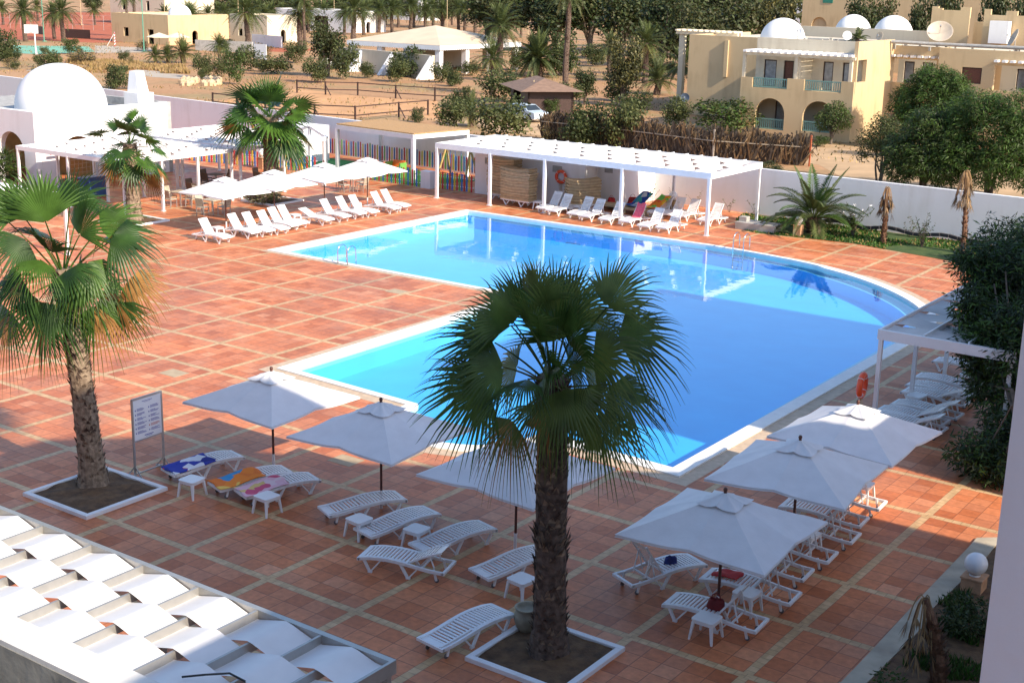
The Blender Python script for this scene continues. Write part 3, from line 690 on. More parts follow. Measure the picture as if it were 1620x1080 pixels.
# ---------------------------------------------------------------- hotel (near)
ht=thing('hotel_building','white hotel whose wall edge fills the right side and whose ledge crosses the lower left','building',(42,-25,0))
def hb(name,mb,mt,par=ht):
    mb.v=[(x-42,y+25,z) for x,y,z in mb.v]; return mb.build(name,mt,par)
q=CAM+ray(1584,800)*5.0; mb=MB(); mb.prism([(q.x,q.y),(q.x+3.1,q.y-.75),(q.x+3.2,q.y-.4),(q.x+.06,q.y+.35)],0,17); hb('wall',mb,WHITEW)
mb=MB(); pts=[(-4.1,0),(-4.1,7.25),(-2.7,7.3),(-2.7,9.2),(-8.3,13.8),(-9.6,15.5),(-10.6,17.3),(-13.1,18.8),(-17.5,18.8),(-17.5,11.2),(-24,11.2),(-24,0)]
n_=len(pts); mb.add([(42,y,z) for y,z in pts]+[(58,y,z) for y,z in pts],[list(range(n_)),list(range(n_,2*n_))[::-1]]+[[i,n_+i,n_+(i+1)%n_,(i+1)%n_] for i in range(n_)])
hb('unseen_wing',mb,WHITEW)  # wing out of view, roofline shaped to throw the foreground deck shade
mb=MB(); mb.box(42,1.5,0,58,17,16.9); hb('unseen_wing',mb,WHITEW)  # wing out of view, sized to throw the shade band across the pool
mb=MB(); mb.box(42.4,-2.69,7.25,42.8,1.49,8.75); hb('unseen_shade_slab',mb,WHITEW)  # slab added in the gap, out of view, to shade the far right umbrella
mb=MB(); mb.box(-4,-62,0,62,-36,18); hb('unseen_main_block',mb,M('darkened_block_front',(.33,.35,.39),.8,.2,.3))  # unseen block behind the camera, added and coloured dark to cut bounced light
for (y,z) in [(y,z) for y in (-22,-19,-15.5,-12) for z in (4.2,7.4)]+[(y,z) for y in (3,6.5,10) for z in (1,4.2,7.4,10.6)]:
    mb=MB(); mb.box(41.96,y,z,42.05,y+1.4,z+2.1); o=hb('window',mb,GLASSD); 
    m2=MB(); m2.box(41.9,y-.1,z-.08,41.95,y+1.5,z); hb('sill',m2,WHITEW,o)
LEDGE=M('worn_white_ledge',(.72,.70,.66),.85,.12,1.6,.3)
mb=MB(); mb.box(4,-20.40,2.35,36,-19.86,3.2); hb('parapet',mb,LEDGE)
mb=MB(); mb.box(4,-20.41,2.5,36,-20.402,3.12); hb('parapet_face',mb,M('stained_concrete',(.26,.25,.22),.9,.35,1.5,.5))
mb=MB(); mb.box(4,-44,0,36,-20.42,2.45); hb('terrace',mb,M('grey_terrace',(.16,.17,.19),.8,.15,1,.2))
mb=MB(); mb.box(4,-20.38,0,36,-19.95,2.34); hb('ground_floor_wall',mb,WHITEW)
# ---------------------------------------------------------------- planters
def planter(label,x,y,h,rz=0,soil=SOIL):
    t=thing('planter_bed',label,'planter',(x,y,0),rz); mb=MB(); k=.13
    for a,b,c,d in ((-h,-h,h,-h+k),(-h,h-k,h,h),(-h,-h+k,-h+k,h-k),(h-k,-h+k,h,h-k)): mb.bbox(a,b,-.01,c,d,.09,.008)
    mb.build('kerb',WHITEW,t); mb=MB()
    mb.grid(lambda u,v:((u*2-1)*(h-k),(v*2-1)*(h-k),.045+.06*mnoise.noise(Vector((u*5+x,v*5,0)))+.05*math.sin(PI*u)*math.sin(PI*v)),16,16); mb.build('soil',soil,t,True)
    return t
planter('square white edged tree bed round the left fan palm',17.43,-11.15,1.17)
planter('square white edged tree bed round the near fan palm',30.34,-11.2,1.06)
planter('white edged tree bed of the far fan palm by the restaurant posts',-10.4,12.9,1.2)
planter('white edged tree bed of the far fan palm behind the lounger row',-9.9,21.8,1.2)
# ---------------------------------------------------------------- fan palms
def fan_palm(label,loc,top,r0,r1,nl,pet,blade,seed,mats,boots=420,nseg=30,barkm=BARKP,upr=0,group=None,ring=None,zmin=-38,leaves=None):
    rn=random.Random(seed); t=thing('fan_palm',label,'palm tree',loc,0,group); top=Vector(top)
    def axis(s): return Vector((top.x*s**1.5,top.y*s**1.5,top.z*s))
    mb=MB(); k=26; pts=[axis(i/k) for i in range(k+1)]
    rad=[(r0+(r1-r0)*min(1,(i/k)*1.0))*(1+.35*math.exp(-i/k*14))*(1+rn.uniform(-.04,.04)) for i in range(k+1)]
    mb.tube(pts,rad,14)
    for i in range(boots):                       # old leaf bases
        s=rn.random()**.8*.98; p=axis(s); ph=rn.uniform(0,2*PI); r=(r0+(r1-r0)*s)*(1+.35*math.exp(-s*14))
        o=Vector((math.cos(ph),math.sin(ph),0)); sd=Vector((-o.y,o.x,0)); 
        big=1+(.9 if ring and abs(s-ring)<.035 else 0)+(.5 if s>.8 else 0)
        w=rn.uniform(.035,.075); h=rn.uniform(.08,.17)*big; out=rn.uniform(.03,.09)*big
        a=p+o*(r*.96); tip=a+o*out+Vector((0,0,h))+sd*rn.uniform(-.03,.03)
        mb.add([a-sd*w,a+sd*w,a+sd*w*.6+o*out*.55+Vector((0,0,h*.55)),tip,a-sd*w*.6+o*out*.5+Vector((0,0,h*.55)),a+o*.02+Vector((0,0,h*.5))],[[0,1,2,5],[5,2,3],[0,5,4],[4,5,3]],1 if rn.random()<.45 else 0)
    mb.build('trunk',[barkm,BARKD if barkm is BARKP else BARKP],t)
    mb=MB(); hub=top
    RH=Vector((.8138,.5812,0)); TH=Vector((.5763,-.8172,0)); W_=lambda v:RH*v[0]+Vector((0,0,v[1]))+TH*v[2]
    spec=leaves or [None]*nl; nl=len(spec)
    for i in range(nl):
        f=i/(nl-1)
        if spec[i]:
            h_,e_,blade_,age=spec[i]; f=age; h_=W_(h_)*.92*rn.uniform(.85,1.1); d=h_.normalized(); side=d.cross(Vector((0,0,1))); side=side.normalized() if side.length>.1 else RH
            base=hub+Vector((d.x*.13,d.y*.13,-.45*age+.05)); end=hub+h_; pp=[]
            for j in range(6):
                s=j/5; q=base.lerp(end,s); q.z+=.16*h_.length*s*(1-s)*(1 if d.z>-.2 else 1.6); pp.append(q)
            e1=W_(e_).normalized(); nrm=W_((rn.uniform(-.9,.9),.55,.75)); nrm=(nrm-e1*nrm.dot(e1)).normalized(); sd=nrm.cross(e1).normalized(); L0=blade_*rn.uniform(1.0,1.18)
            span=R(rn.uniform(66,88)); dro=(.16+.30*f)*rn.uniform(.7,1.4)
            mi=(0 if rn.random()<.6 else 1) if f<.85 else (2 if f<.95 else 3)
        else:
            az=i*2.39996+rn.uniform(-.25,.25)
            el=R(78-(78-zmin)*f**1.05+rn.uniform(-9,9))+upr
            d=Vector((math.cos(az)*math.cos(el),math.sin(az)*math.cos(el),math.sin(el)))
            pl=pet*rn.uniform(.6,1.2)*(.75+.45*math.sin(min(1,f+.25)*PI/1.6)); side=Vector((-math.sin(az),math.cos(az),0))
            base=hub+Vector((d.x*.12,d.y*.12,-.5*f+.1))
            pp=[]
            for j in range(6):
                s=j/5; q=base+d*pl*s; q.z-=pl*.22*s*s*(.3+f); pp.append(q)
            mi=(0 if rn.random()<.6 else 1) if f<.82 else (1 if rn.random()<.45 else (2 if rn.random()<.75 else 3))
            e1=(pp[5]-pp[4]).normalized(); e1=(e1+Vector((0,0,-.10-.38*f))).normalized(); sd=side
            roll=rn.uniform(-.8,.8); nrm=e1.cross(sd).normalized(); sd=(sd*math.cos(roll)+nrm*math.sin(roll)).normalized(); nrm=e1.cross(sd).normalized()
            if nrm.z<0: nrm=-nrm
            L0=blade*rn.uniform(.85,1.12)*(.8 if f<.06 else 1); span=R(rn.uniform(112,132)*(.45 if f<.08 else .8 if f<.2 else 1)); dro=(.07+.24*f)*rn.uniform(.7,1.3)
        mb.tube(pp,[.026,.022,.019,.017,.015,.013],5,2 if f>.35 else 0,False)
        cup=-rn.uniform(.25,.95) if spec[i] else rn.uniform(.05,.35)*(1 if f<.6 else .5); n=int(nseg*.8) if spec[i] else nseg; da=2*span/n
        for k in range(n):
            a=-span+da*(k+.5); L=L0*(.70+.30*math.cos(a*.62))*rn.uniform(.93,1.05); 
            dd=(e1*math.cos(a)+sd*math.sin(a)); tw=rn.uniform(-.25,.25); sp2=rn.uniform(.42,.54); dr=dro*rn.uniform(.7,1.5)
            dw=(-e1*math.sin(a)+sd*math.cos(a))
            prev=None
            rows=[]
            for s in (.03,.3,sp2,.8,.93,1.0):
                c=pp[5]+dd*(s*L)+nrm*(cup*L*(s*s)*.5*abs(math.sin(a))-0.0)
                c.z-=dr*L*max(0,s-.45)**1.7*2.6
                if s<=sp2: w=s*L*math.tan(da/2)*1.02
                else: w=sp2*L*math.tan(da/2)*(1-s)/(1-sp2)*.85+.002
                ple=.22*w if s>.1 else 0
                rows.append((c-dw*w-nrm*ple*(1 if s<=sp2 else .5),c+nrm*ple,c+dw*w-nrm*ple*(1 if s<=sp2 else .5)))
            pts=[p for r in rows for p in r]; fs=[]
            for r in range(5): fs+=[[3*r,3*r+1,3*r+4,3*r+3],[3*r+1,3*r+2,3*r+5,3*r+4]]
            m2=mi
            if f>.6 and abs(a)<.55 and rn.random()<.7 and (i%4==0 if not leaves else age>.7): m2=3
            b=len(mb.f); mb.add(pts,fs,m2)
            if f>.5 and rn.random()<.35:
                for q in range(b+6,len(mb.f)): mb.m[q]=2 if mi<2 else 3
    mb.build('crown',mats,t,True)
    return t
NEARL=[((-.15,.55,.75),(-.3,.75,.5),1.0,.2),((.3,.4,.8),(.4,.45,.75),.95,.3),((-.45,.15,.75),(-.6,-.2,.7),1.0,.4),((.05,.85,.45),(.08,.9,.35),1.05,.15),((.12,.0,.85),(.15,-.65,.65),.95,.5),((-.1,.3,.6),(-.15,.5,.75),.8,.3),((-.3,1.45,.1),(-.12,1,.1),1.05,.05),((-.95,1.15,.1),(-.6,.8,0),1.1,.15),((.9,1.25,0),(.42,.88,0),1.15,.15),((.3,1.1,-.35),(.25,.95,-.1),1.05,.1),((-.4,.95,.55),(-.15,.85,.35),1.12,.2),
 ((.25,.8,.6),(.2,.75,.45),1.0,.3),((-1.25,.7,.0),(-.95,.15,0),1.15,.35),((-.85,.25,.4),(-.95,.0,.3),1.1,.45),((1.2,.75,0),(.9,.12,0),1.15,.35),((.75,.5,.45),(.8,.3,.4),1.05,.4),((1.05,-.1,.35),(.85,-.42,.2),1.22,.6),
 ((-1.1,-.15,.25),(-.85,-.45,.15),1.22,.7),((-.8,-.85,.3),(-.45,-.88,.1),1.0,.88),((.95,-.75,.25),(.22,-.95,.1),1.15,.62),((.4,-.1,.7),(.35,-.6,.55),1.05,.5),((-.2,-.35,.6),(-.1,-.92,.35),.9,.72),((-.05,.35,.8),(.0,.1,.95),.95,.4),
 ((0,1.3,-.6),(0,.85,-.4),1.1,.1),((-.75,.8,-.8),(-.5,.4,-.7),1.1,.3),((.75,.75,-.8),(.5,.4,-.7),1.1,.3),((-.65,-.05,-.7),(-.55,-.3,-.7),1.1,.6),((.65,-.05,-.75),(.55,-.3,-.7),1.1,.6),((0,-.4,-.8),(0,-.7,-.6),1.0,.75),((0,1.0,.1),(.05,1,.05),1.0,.0),((-.6,1.25,-.3),(-.3,.9,-.2),1.05,.1)]
LEFTL=[((-.1,.6,.6),(-.1,.7,.6),1.0,.2),((.3,.1,.7),(.3,-.4,.8),.95,.5),((-.24,1.2,.3),(-.2,.95,.15),1.25,.1),((.58,.95,.3),(.3,.9,.15),1.2,.12),((.17,1.5,-.3),(.12,.95,-.1),1.1,.08),((-1.0,1.45,0),(-.65,.45,.1),1.15,.3),((-.65,.8,.5),(-.5,-.55,.5),1.15,.5),((-1.5,1.35,0),(-.85,-.25,.1),1.15,.45),((-1.7,.45,.1),(-.9,-.35,.1),1.15,.55),
 ((1.2,.8,.1),(.85,-.2,.1),1.15,.45),((.8,.3,.5),(.6,-.7,.3),1.1,.55),((1.0,1.1,-.3),(.75,.35,-.2),1.1,.3),((-.17,-.7,.5),(-.2,-.92,.3),1.2,.6),((-.5,-1.5,.35),(-.1,-.96,.1),1.1,.82),((-1.45,-1.2,.2),(-.45,-.85,.1),1.2,.78),((.9,-1.0,.2),(.42,-.88,.1),1.05,.83),((1.5,-.9,.1),(.4,-.88,.1),1.0,.74),((1.85,-.3,0),(.75,-.6,0),1.0,.97),
 ((-.9,-.2,.4),(-.75,-.65,.2),1.1,.6),((.55,-.2,.6),(.4,-.85,.3),1.0,.65),((-.3,.4,.8),(-.1,-.3,.9),1.0,.5),((.2,1.3,-.8),(.1,.6,-.8),1.1,.3),((-.9,.7,-.9),(-.5,.2,-.8),1.1,.4),((.9,.5,-.9),(.5,.1,-.8),1.1,.4),((0,-.3,-.9),(0,-.6,-.7),1.1,.7),((-.8,-.9,-.5),(-.5,-.8,-.4),1.0,.8),((.7,-.7,-.6),(.5,-.7,-.5),1.0,.72),((-.5,1.5,-.1),(-.4,.85,0),1.1,.15)]
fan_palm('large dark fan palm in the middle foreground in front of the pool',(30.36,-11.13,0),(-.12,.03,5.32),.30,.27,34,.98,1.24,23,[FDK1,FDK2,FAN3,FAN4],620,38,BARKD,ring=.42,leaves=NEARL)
fan_palm('tall sunlit fan palm with orange dried leaves in the left foreground bed',(17.06,-10.93,0),(-.42,-.15,5.3),.29,.24,31,1.2,1.3,5,[FAN1,FAN2,FAN3,FAN4],620,34,BARKP,leaves=LEFTL)
fan_palm('fan palm growing between the restaurant pergola posts at the far left',(-10.45,12.95,0),(-.2,.1,3.75),.36,.30,20,1.1,1.1,21,[FAN1,FAN2,FAN3,FAN4],340,20,BARKP,zmin=-45)
fan_palm('fan palm with a thick scaly trunk behind the far lounger row',(-9.95,21.8,0),(.05,0,4.5),.42,.38,30,1.2,1.5,31,[FAN1,FAN2,FAN3,FAN4],380,20,BARKP,zmin=-30)
# ---------------------------------------------------------------- sign board
sg=thing('notice_board','white pool notice board in a grey metal frame beside the left palm bed','notice board',(17.4,-9.5,0),R(92))
mb=MB()
for x in (-.46,.46): mb.box(x-.022,-.022,.05,x+.022,.022,2.02)
mb.box(-.46,-.02,1.98,.46,.02,2.03); mb.box(-.46,-.018,.93,.46,.018,.965); mb.build('frame',ALU,sg)
for x in (-.46,.46):
    q=MB(); q.box(x-.03,-.28,.03,x+.03,.28,.06); q.bar((x,-.25,.05),(x,0,.32),.02,.03); q.bar((x,.25,.05),(x,0,.32),.02,.03); q.tube([(x-.02,-.25,.03),(x+.02,-.25,.03)],.03,8); q.tube([(x-.02,.25,.03),(x+.02,.25,.03)],.03,8); q.build('foot',ALU,sg)
q=MB(); q.box(-.46,-.015,.10,.46,.015,.13); q.build('cross_bar',ALU,sg)
q=MB(); q.box(-.435,-.014,.965,.435,.014,1.98); bd=q.build('panel',M('notice_white',(.78,.80,.84),.25,.02,2),sg)
BLUEP=M('print_blue',(.05,.07,.35),.5,.1,5); REDP=M('print_red',(.5,.12,.08),.5,.1,5)
rn=random.Random(3); q=MB()
for fc in (-1,):
    y=-.0155
    def tl(x0,x1,z,h=.012,mi=0): q.add([(x0,y,z),(x1,y,z),(x1,y,z+h),(x0,y,z+h)],[[0,1,2,3]],mi)
    tl(-.16,.16,1.90,.014); tl(-.1,.1,1.875,.008)
    for c in (0,1):
        x0=-.36+c*.42
        for r in range(6):
            z=1.74-r*.115
            for k in range(3): tl(x0+.03,x0+.03+rn.uniform(.15,.30),z-k*.024,.012,1 if (c==1 and r==4) else 0)
            tl(x0-.03,x0,z-.04,.035,1 if (c==1 and r==4) else 0)
    tl(-.12,.16,1.03,.02); tl(-.08,.12,1.0,.012)
q.build('printed_text',[BLUEP,REDP],sg)
# ---------------------------------------------------------------- ladders, lamps, rings, pot
def ladder(label,x,y,rz):
    t=thing('pool_ladder',label,'pool ladder',(x,y,0),rz)
    for s in (-.27,.27):
        pts=[(-.55,s,.04),(-.55,s,.35)]+[(-.28+.27*math.cos(a),s,.55+.27*math.sin(a)) for a in [PI-PI*i/10*.999 for i in range(11)]]+[(0,s,.3),(.0,s,-.9)]
        q=MB(); q.tube(pts,.024,8); q.build('handrail',STEEL,t,True)
    for z in (-.25,-.5,-.75):
        q=MB(); q.box(-.04,-.27,z-.015,.04,.27,z+.015); q.build('step',STEEL,t)
    return t
ladder('chrome pool ladder on the left arm of the pool, at its front edge',4.2,12.5,R(90))
ladder('chrome pool ladder on the far edge of the pool in front of the lawn',15.7,26.15,R(-95))
def globe(label,x,y,h,r,w):
    t=thing('globe_lamp',label,'lamp',(x,y,0)); q=MB(); q.bbox(-w,-w,0,w,w,h,.02); q.bbox(-w*1.1,-w*1.1,h,w*1.1,w*1.1,h+.04,.01); q.build('plinth',SAND,t)
    q=MB(); q.lathe([(r*.5,h+.04),(r*.5,h+.08)],12); q.sphere((0,0,h+.06+r),r,24); q.build('globe',M('opal_glass_'+str(int(x*10)),(.80,.80,.82),.25,.02,2),t,True)
globe('white globe lamp on a brick plinth on the far lawn beside the date palm',16.1,31.9,.5,.2,.19)
globe('white globe lamp in the garden bed at the right, by the white wall',35.75,-3.45,.30,.235,.21)
globe('white globe lamp on a plinth by the picket fence behind the restaurant',-19.2,30.2,.7,.25,.2)
def ring(label,loc,rz):
    t=thing('lifebuoy',label,'lifebuoy',loc,rz); q=MB(); n=28
    q.grid(lambda u,v:((.30+.085*math.cos(2*PI*v))*math.cos(2*PI*u),.085*math.sin(2*PI*v),(.30+.085*math.cos(2*PI*v))*math.sin(2*PI*u)),n,10); q.build('ring',ORANGE,t,True)
    for a in (45,135,225,315):
        q=MB(); a=R(a); q.tube([(.30*math.cos(a)+.088*math.cos(b)*math.cos(a),.088*math.sin(b),.30*math.sin(a)+.088*math.cos(b)*math.sin(a)) for b in [2*PI*i/10 for i in range(11)]],.012,6,cap=False); q.build('band',WHITEM,t)
    q=MB(); 
    for k in range(5): q.tube([(-.1+.05*k,.0,-.36),(-.11+.05*k,.03*math.sin(k),-.55),(-.08+.04*k,.02,-.75-.03*(k%2))],.008,5)
    q.build('rope',MATT,t)
    return t
ring('orange lifebuoy hanging on the front post of the right pergola',(29.85,5.15,1.25),R(97))
ring('orange lifebuoy on the white storage wall under the far pergola',(2.35,31.45,1.55),0)
q=MB(); q.lathe([(.14,0),(.2,.08),(.255,.25),(.25,.36),(.215,.44),(.235,.47),(.25,.5),(.2,.5),(.19,.44),(.001,.43)],22,mi=0); 
tag(q.build('stone_pot',[M('pale_terracotta_pot',(.30,.27,.20),.8,.2,6,.3)],None,True,(29.5,-10.6,0)),'small rounded beige pot at the corner of the near palm bed','pot')
mb=MB(); mb.bbox(-1.05,-.5,0,1.05,.5,.38,.02); mb.bbox(-.95,-.3,.38,-.55,.1,.62,.02); tag(mb.build('concrete_block',CONC,None,False,(13.95,31.95,0)),'low grey concrete block at the corner of the lawn beside the far pergola','block')
for i,(a,b,lb) in enumerate([(275,590,'pale square drain cover in the sunny paving'),(547,728,'pale square drain cover between the front umbrellas'),(628,461,'pale rectangular cover plate in the paving by the pool arm')]):
    g=G(a,b); mb=MB(); mb.box(-.38,-.3,-.002,.38,.3,.005); tag(mb.build('drain_cover',M('cover_stone_%d'%i,(.42,.33,.22),.8,.12,4),None,False,(g.x,g.y,0)),lb,'drain cover')
# tile with depth mark near the corner
# ---------------------------------------------------------------- storage block and foam stacks under far pergola
st=thing('storage_room','low white storage room under the far pergola with small vents','building',(-3.6,31.6,0))
mb=MB(); mb.box(0,0,0,7.4,5.0,2.72); mb.build('wall',WHITEW,st)
mb=MB(); mb.box(7.403,1.2,0,8.9,5.0,2.7); mb.build('side_bay',WHITEW,st)
for x in (1.0,5.6):
    q=MB(); q.box(x-.3,-.02,1.75,x+.3,.01,2.1)
    for k in range(7): q.box(x-.29,-.035,1.77+k*.045,x+.29,-.015,1.79+k*.045)
    q.build('vent',CONC,st)
q=MB(); q.box(7.9,1.17,1.85,8.4,1.19,2.2); q.build('vent',CONC,st)
def stack(label,x,y,rz,n,w,d,loungers=True):
    t=thing('mattress_stack',label,'mattress stack',(x,y,0),rz); rn=random.Random(n+int(x*10))
    mb=MB(); h=.075
    def zc(u): return .10*(2*u-1)**2
    for k in range(n):
        ox,oy=rn.uniform(-.05,.05),rn.uniform(-.04,.04); z=.36+k*h; ex=rn.uniform(-.04,.05)
        def f(u,v,b):
            return (ox+(u-.5)*(w+ex),oy+(v-.5)*d,z+b+zc(u)*(k/n)+.01*mnoise.noise(Vector((u*4,v*4,k*1.7))))
        N_=8; pts=[f(i/N_,j,b) for b in (0,h*.86) for j in (0,1) for i in range(N_+1)]; m_=N_+1; fs=[]
        for i in range(N_):
            fs+=[[i,i+1,m_+i+1,m_+i][::-1],[2*m_+i,2*m_+i+1,3*m_+i+1,3*m_+i],[i,i+1,2*m_+i+1,2*m_+i],[m_+i+1,m_+i,3*m_+i,3*m_+i+1]]
        fs+=[[0,2*m_,3*m_,m_],[N_,m_+N_,3*m_+N_,2*m_+N_]]
        mb.add(pts,fs,k%2)
    mb.build('foam_mattresses',[MATT,M('beige_foam_dark',(.42,.31,.18),.9,.15,6,.3)],t)
    q=MB(); q.box(-w/2,-d/2+.03,.28,w/2,d/2-.03,.35); q.build('base_frame',WHITEP,t)
    for sx in (-.75,-.15,.2,.78) if False else (-.62,.45):
        for sy in (-1,1):
            q=MB(); a=sx*w/2; y_=sy*(d/2-.06)
            q.bar((a-.2,y_,.3),(a,y_,.02),.05,.04,up=(0,1,0)); q.bar((a+.24,y_,.3),(a,y_,.02),.04,.035,up=(0,1,0)); q.build('leg',WHITEP,t)
    return t
stack('large stack of beige foam mattresses on a white lounger in front of the storage wall',.75,29.75,-.05,22,1.95,.75)
stack('stack of beige foam mattresses behind the large one, against the storage wall',-1.0,30.85,-.05,25,1.9,.7)
stack('smaller stack of beige foam mattresses right of the lifebuoy',4.05,31.0,.85,17,1.8,.75)
# coloured pool things
BX=[(4.9,32.6,'dark red bag on the floor right of the small mattress stack',REDC,.22),(6.0,33.0,'red and black bag heap by the boundary wall under the far pergola',M('red_black_bag',(.4,.02,.02),.8,.9,3),.3)]
for x,y,lb,mt,s in BX: bag('beach_bag',lb,'bag',(x,y,.3),s,mt,.4)
mb=MB(); 
for x0,y0 in ((4.6,31.7),(6.2,31.5)): mb.bbox(x0,y0,.22,x0+1.6,y0+1.2,.34,.02)
for x0,y0 in ((4.6,31.7),(6.2,31.5)):
    for a,b in ((.1,.1),(1.4,.1),(.1,1.0),(1.4,1.0)): mb.box(x0+a,y0+b,0,x0+a+.08,y0+b+.08,.22)
tag(mb.build('low_platform',MATT),'low beige mattress platform holding bright beach things under the far pergola','platform')
cloth('air_bed','blue green inflatable air bed leaning on the platform by the far wall','air bed',-.45,-.7,.45,.7,lambda x,y:.42+max(0,y+.1)*.75,towelmat('airbed',[(0,(.01,.05,.3)),(.5,(.02,.2,.35)),(.75,(.04,.32,.3)),(.93,(.5,.55,.6))],3,1),None,(6.75,32.3,0),-.35)
cloth('air_bed','yellow and orange inflatable air bed beside the white ball by the far wall','air bed',-.4,-.6,.4,.6,lambda x,y:.40+max(0,y+.2)*.7,towelmat('airbed2',[(0,(.8,.5,.03)),(.4,(.8,.25,.02)),(.6,(.75,.1,.03)),(.75,(.15,.5,.08))],3,5),None,(7.85,32.4,0),-.35)
q=MB(); q.sphere((0,0,.24),.24,20); tag(q.build('beach_ball',WHITEP,None,True,(8.35,33.2,.72)),'white beach ball beside the yellow air bed by the far wall','ball')
mb=MB(); mb.bbox(8.1,32.9,0,8.6,33.5,.72,.02); tag(mb.build('wooden_box',M('pale_wood',(.5,.33,.14),.7,.2,5)),'small pale wooden box under the white beach ball','box')
# ---------------------------------------------------------------- plants
def leafcloud(mb,lobes,n,lw,ll,rn,nm,shell=.55,droop=.0,upb=.25):
    vol=[a*b*c for (_,_,_,a,b,c) in lobes]; tot=sum(v**.67 for v in vol)
    for (cx,cy,cz,a,b,c),v in zip(lobes,vol):
        for _ in range(int(n*v**.67/tot)):
            while 1:
                d=Vector((rn.gauss(0,1),rn.gauss(0,1),rn.gauss(0,1)))
                if d.length>.01: break
            d.normalize(); r=1-(1-shell)*rn.random()**1.6
            nz=mnoise.noise(Vector((d.x*2.2+cx,d.y*2.2+cy,d.z*2.2+cz)))
            if nz<-.2 and rn.random()<.8: continue
            r*=1+.42*nz
            p=Vector((cx+d.x*a*r,cy+d.y*b*r,cz+d.z*c*r))
            if p.z<.02: continue
            t=Vector((rn.gauss(0,1),rn.gauss(0,1),rn.gauss(0,.6)-droop)); t=(t+d*.5).normalized()
            s=t.cross(d+Vector((rn.gauss(0,.5),rn.gauss(0,.5),rn.gauss(0,.5)+upb)))
            if s.length<.05: continue
            s.normalize(); L=ll*rn.uniform(.6,1.3); W=lw*rn.uniform(.7,1.3)
            mb.add([p-s*W*.3,p+t*L*.5-s*W*.5,p+t*L,p+t*L*.5+s*W*.5],[[0,1,2,3]],rn.randrange(nm))
def lumps(rn,k,w,h,z0,core=.6):
    L=[(rn.uniform(-.1,.1)*w,0,z0+h*.45,w*core*.5,w*core*.5,h*.42)]
    for i in range(k):
        a=i*2.4+rn.uniform(-.4,.4); r=w*.5*rn.uniform(.35,.7); s=rn.uniform(.26,.42)
        L.append((r*math.cos(a),r*math.sin(a),z0+h*rn.uniform(.2,.95),w*s*.55,w*s*.5,h*s*rn.uniform(.5,.85)))
    return L
def tree(name,label,cat,loc,group,w,h,z0,n,lw,ll,mats,seed,k=9,trunks=1,tr=.12,bark=BARK,shell=.5,droop=0.,lobes=None,limbs=6,rz=0,scale=None):
    rn=random.Random(seed); t=thing(name,label,cat,loc,rz,group) if trunks else None; mb=MB()
    lobes=lobes or lumps(rn,k,w,h,z0)
    leafcloud(mb,lobes,n,lw,ll,rn,len(mats),shell,droop); 
    if not trunks:
        t=tag(mb.build(name,mats,None,False,loc),label,cat,group); t.rotation_euler.z=rz
    else: mb.build('crown',mats,t)
    if trunks:
        q=MB()
        for j in range(trunks):
            a=rn.uniform(0,6.28); o=.12*(trunks>1); zt=z0+h*.35
            q.tube([(o*math.cos(a),o*math.sin(a),-.05),(o*2*math.cos(a)+rn.uniform(-.1,.1)*zt*.3,o*2*math.sin(a),zt*.45),(w*.10*math.cos(a)*(trunks>1),w*.10*math.sin(a)*(trunks>1),zt)],[tr*1.25,tr,tr*.7],7)
        for j in range(min(limbs,len(lobes)-1)):
            c=lobes[1+j]; z1=z0+h*.2; q.tube([(0,0,max(.1,z0*.6)),(c[0]*.45,c[1]*.45,z1),(c[0]*.85,c[1]*.85,c[2])],[tr*.6,tr*.42,tr*.18],5)
        q.build('trunk',bark,t)
    if scale: t.scale=(scale,)*3 if not hasattr(scale,'__len__') else scale
    return t
